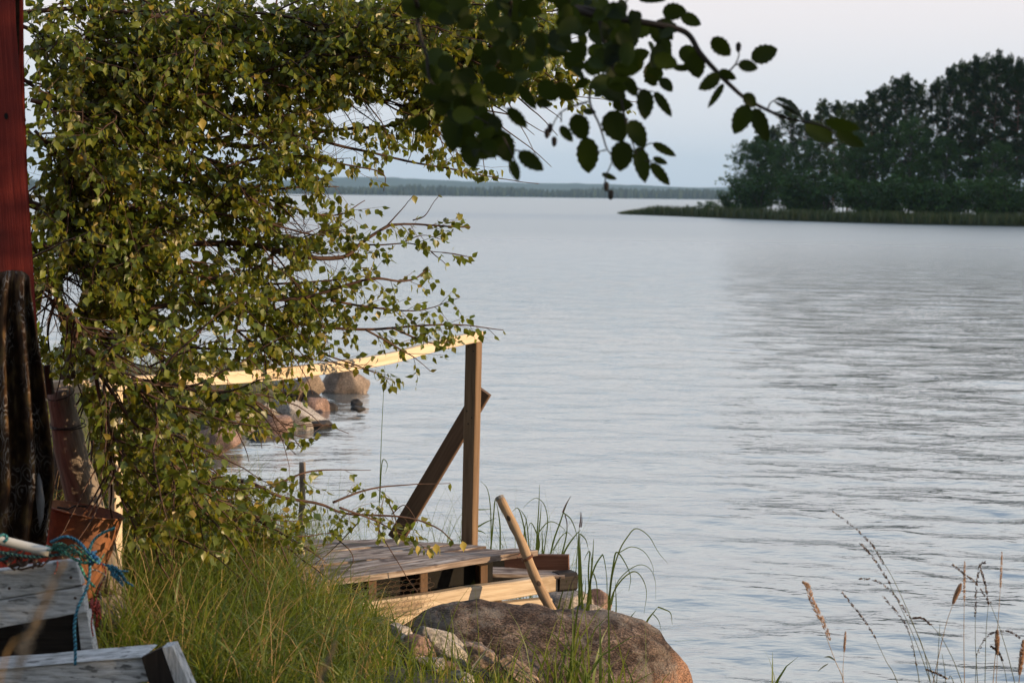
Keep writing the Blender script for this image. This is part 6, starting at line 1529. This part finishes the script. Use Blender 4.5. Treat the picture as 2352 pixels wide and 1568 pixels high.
# ------------------------------------------------------------------ seeding grasses at the lower right
def seed_stalks():
    Q = lambda pts: [((2000 + x * .2915) / 1.0884, (1250 + y * .2915) / 1.0884) for x, y in pts]
    rs = np.random.RandomState(15); d0 = 4.75
    def stalk(label, stem, head=None, style='spike', d=d0, rs_=.0013, dark=True, leaf=None, hw=.008):
        P = [D(x, y, d) for x, y in Q(stem)]
        gz = float(ground_z(P[0][0], d)); b = P[0] + (P[0] - P[1]) / max(1e-3, abs(P[0][2] - P[1][2])) * (P[0][2] - gz) * .9; b[2] = gz - .02; b[0] = P[0][0] + np.clip(b[0] - P[0][0], -.12, .12)
        root = empty("grass_stalk", b, label, "grass stalk", "seeding grasses at the lower right")
        S = smooth_path([b] + P, 8 * len(P)); mb = MB(); add_tube(mb, S, [rs_ * (1.25 - .7 * i / len(S)) for i in range(len(S))], 5, rnd=rs.uniform()); mb.build("stem", MAT['stem_green'] if dark else MAT['straw'], root, smooth=True)
        if head:
            hp = smooth_path([D(x, y, d) for x, y in Q(head)], 60); mb = MB(); nH = len(hp)
            N = {'spike': 190, 'plume': 460, 'fox': 300}[style]; VV = []
            for i in range(N):
                s = rs.uniform(0, 1); c = hp[int(s * (nH - 1))]; t = nrm(hp[min(int(s * (nH - 1)) + 1, nH - 1)] - hp[max(int(s * (nH - 1)) - 1, 0)])
                o = nrm(rs.normal(size=3)); o = nrm(o - t * (o @ t)); env = math.sin(math.pi * min(1, .12 + s * .86)) ** .6
                if style == 'spike':
                    if math.sin(s * 46 + 1.3 * math.sin(s * 13)) < -.8: continue
                    L_ = rs.uniform(.005, .009); dd = nrm(t + o * .35); c = c + o * .0012; wd = .0018
                elif style == 'plume': L_ = rs.uniform(.010, .018) * env; dd = nrm(t + o * .55); c = c + o * hw * .3 * env; wd = .0016
                else: L_ = rs.uniform(.5, 1.0) * hw * env + .002; dd = nrm(t * .8 + o); wd = .0016
                e = c + dd * L_; sd = nrm(np.cross(dd, rs.normal(size=3))) * wd
                mb.add([c, c + dd * L_ * .5 + sd, e, c + dd * L_ * .5 - sd], [(0, 1, 2, 3)], rnd=rs.uniform())
            mb.build("seed_head", MAT['seed_dark'] if (style == 'spike' and dark) else MAT['seed_tan'], root)
        if leaf:
            for lf in leaf:
                mb = MB(); S = smooth_path([D(x, y, d) for x, y in Q(lf)], 10); V = []
                for i, c in enumerate(S): wv = .0028 * math.sin(math.pi * (.15 + .85 * i / 10)) ; V += [c - np.array([0, 0, wv]), c + np.array([wv * .3, 0, wv])]
                mb.add(V, [(2 * i, 2 * i + 1, 2 * i + 3, 2 * i + 2) for i in range(10)]); mb.build("leaf", MAT['stem_green'], root)
        return root
    stalk("tan plume grass leaning left, leftmost of the seeding grasses", [(380, 1600), (350, 1480), (300, 1370), (215, 1140)], [(262, 1200), (190, 1030), (110, 880), (65, 740), (22, 695)], 'plume', dark=False, leaf=[[(300, 1370), (250, 1340), (200, 1345)], [(240, 1400), (190, 1430), (145, 1475)]], hw=.010)
    stalk("short tan seed head standing alone right of the leftmost plume", [(372, 1620), (368, 1450), (378, 1300)], [(378, 1300), (385, 1210), (390, 1125)], 'fox', dark=False, hw=.0048, rs_=.0010)
    stalk("slender green stalk with fine seeds leaning between plume and dark stalks", [(850, 1600), (740, 1380), (650, 1190)], [(650, 1190), (560, 1040), (450, 900), (362, 792)], 'spike')
    stalk("tallest dark seeding stalk arching up to the left", [(1170, 1600), (1050, 1260), (900, 890), (770, 620), (620, 390)], [(720, 550), (620, 385), (450, 220), (278, 98)], 'spike')
    stalk("second tallest dark stalk, just below the tallest", [(1130, 1600), (960, 1130), (770, 720)], [(775, 720), (640, 510), (524, 374)], 'spike')
    stalk("dark stalk whose tip nods level to the left", [(1125, 1600), (1050, 1250), (940, 1010)], [(945, 1015), (860, 880), (770, 770), (640, 685), (512, 672)], 'spike')
    stalk("low dark stalk with sparse seeds under the nodding one", [(1030, 1620), (1000, 1420), (970, 1250), (920, 1090)], [(1000, 1420), (925, 1110), (830, 960), (714, 828)], 'spike')
    stalk("stalk with a short hooked dark tip in the middle of the group", [(1400, 1600), (1240, 1220), (1130, 1070)], [(1130, 1075), (1050, 1012), (968, 1008)], 'spike')
    stalk("thin pink tan stalk leaning right before the brown foxtail", [(1130, 1620), (1240, 1110), (1310, 890)], [(1310, 890), (1345, 800), (1382, 715)], 'plume', dark=False, hw=.004, rs_=.0012)
    stalk("brown foxtail head standing upright", [(1410, 1620), (1405, 1200), (1408, 860)], [(1408, 862), (1410, 690), (1412, 520)], 'fox', dark=False, hw=.005)
    stalk("pink tan foxtail, rightmost and highest of the upright heads", [(1650, 1620), (1690, 1150), (1718, 750)], [(1718, 750), (1726, 600), (1730, 442)], 'fox', dark=False, hw=.0047, rs_=.0012)
    stalk("dark stalk crossing behind the brown foxtail", [(1850, 1600), (1730, 1150), (1630, 880)], [(1635, 885), (1500, 705), (1420, 640), (1312, 552)], 'spike')
    stalk("thin upright dark stalk right of the brown foxtail", [(1525, 1620), (1505, 1250), (1503, 960)], [(1503, 1000), (1505, 850), (1520, 680), (1545, 555), (1580, 535)], 'spike', rs_=.0012)
    stalk("thin stalk forking beside the upright dark one", [(1585, 1600), (1595, 1150), (1615, 890)], [(1615, 900), (1590, 730), (1545, 570)], 'spike', rs_=.0012)
    stalk("arched dark stalk bowing to the right near the corner", [(1500, 1600), (1520, 1310), (1590, 1180)], [(1515, 1330), (1600, 1170), (1700, 1125), (1800, 1125), (1882, 1176)], 'spike', rs_=.0009)
    stalk("dry tan stalk at the right edge", [(1870, 1620), (1895, 1420), (1915, 1200)], [(1880, 1500), (1900, 1350), (1916, 1195)], 'plume', dark=False, hw=.006)
    stalk("low dark stalk pointing left near the bottom edge", [(1330, 1600), (1270, 1530), (1200, 1500)], [(1270, 1530), (1190, 1490), (1088, 1450)], 'spike')
    stalk("fine green blade stalk between the dark stalks", [(1170, 1600), (1185, 1300), (1200, 1060)], None, rs_=.0012)
    stalk("short green blade stalk near the bottom middle of the group", [(1250, 1610), (1240, 1450), (1218, 1315)], None, rs_=.0013)
    stalk("fine pale stalk with loose seeds near the corner", [(1680, 1600), (1690, 1400), (1690, 1250)], [(1690, 1330), (1690, 1220), (1690, 1110)], 'plume', dark=False, hw=.004, rs_=.0010)
    stalk("fine stalk with nodding seeds left of the corner", [(1780, 1600), (1740, 1400), (1690, 1280)], [(1740, 1380), (1700, 1300), (1645, 1255)], 'spike', rs_=.0010)
MAT['stem_green'] = leaf_mat("grass_stem", [(0, (.075, .10, .04)), (1, (.12, .13, .06))], trans=.1)
MAT['seed_dark'] = leaf_mat("dark_seeds", [(0, (.06, .043, .036)), (.7, (.12, .08, .062)), (1, (.22, .13, .09))], trans=.12, tcol=(.2, .1, .06))
MAT['seed_tan'] = leaf_mat("tan_seeds", [(0, (.44, .28, .19)), (1, (.68, .52, .40))], trans=.42, tcol=(.6, .4, .25))
seed_stalks()

def near_heads():
    """Two grass heads close to the camera, thrown out of focus."""
    for label, pts, d, wr, seed in (("large blurred grey seed head close to the camera at the lower left", [(-10, 1660), (38, 1555), (60, 1480), (95, 1400), (120, 1340), (150, 1282)], 1.30, .0095, 3),
                                    ("small blurred grey seed head in front of the grass at the bottom", [(728, 1610), (740, 1560), (755, 1515), (772, 1472)], 1.9, .0055, 4)):
        rs = np.random.RandomState(seed); S = smooth_path([D(x, y, d) for x, y in pts], 60)
        foot = S[0] + np.array([-.03, .05, 0]); foot[2] = .5
        root = empty("grass_stalk", foot, label, "grass stalk")
        mb = MB(); add_tube(mb, smooth_path([foot, (foot + S[0]) / 2 + np.array([-.01, 0, .05]), S[0], S[30], S[-1]], 24), .0010, 5); mb.build("stem", MAT['straw'], root)
        mb = MB()
        for i in range(420):
            s = rs.uniform(0.0, 1); c = S[int(s * 60)]; t = nrm(S[min(int(s * 60) + 1, 60)] - S[max(int(s * 60) - 1, 0)]); o = nrm(rs.normal(size=3)); env = (math.sin(math.pi * (.08 + .88 * (1 - s)) ** .8)) ** .8
            L_ = wr * rs.uniform(.4, .9) * env; dd = nrm(t * .9 + o); c = c + o * wr * .45 * env * rs.uniform(); sd = nrm(np.cross(dd, rs.normal(size=3))) * .0009
            mb.add([c, c + dd * L_ * .5 + sd, c + dd * L_, c + dd * L_ * .5 - sd], [(0, 1, 2, 3)], rnd=rs.uniform())
        mb.build("seed_head", MAT['seed_grey'], root)
MAT['seed_grey'] = leaf_mat("grey_seeds", [(0, (.08, .078, .075)), (1, (.15, .145, .14))], trans=.2, tcol=(.2, .18, .15))
near_heads()
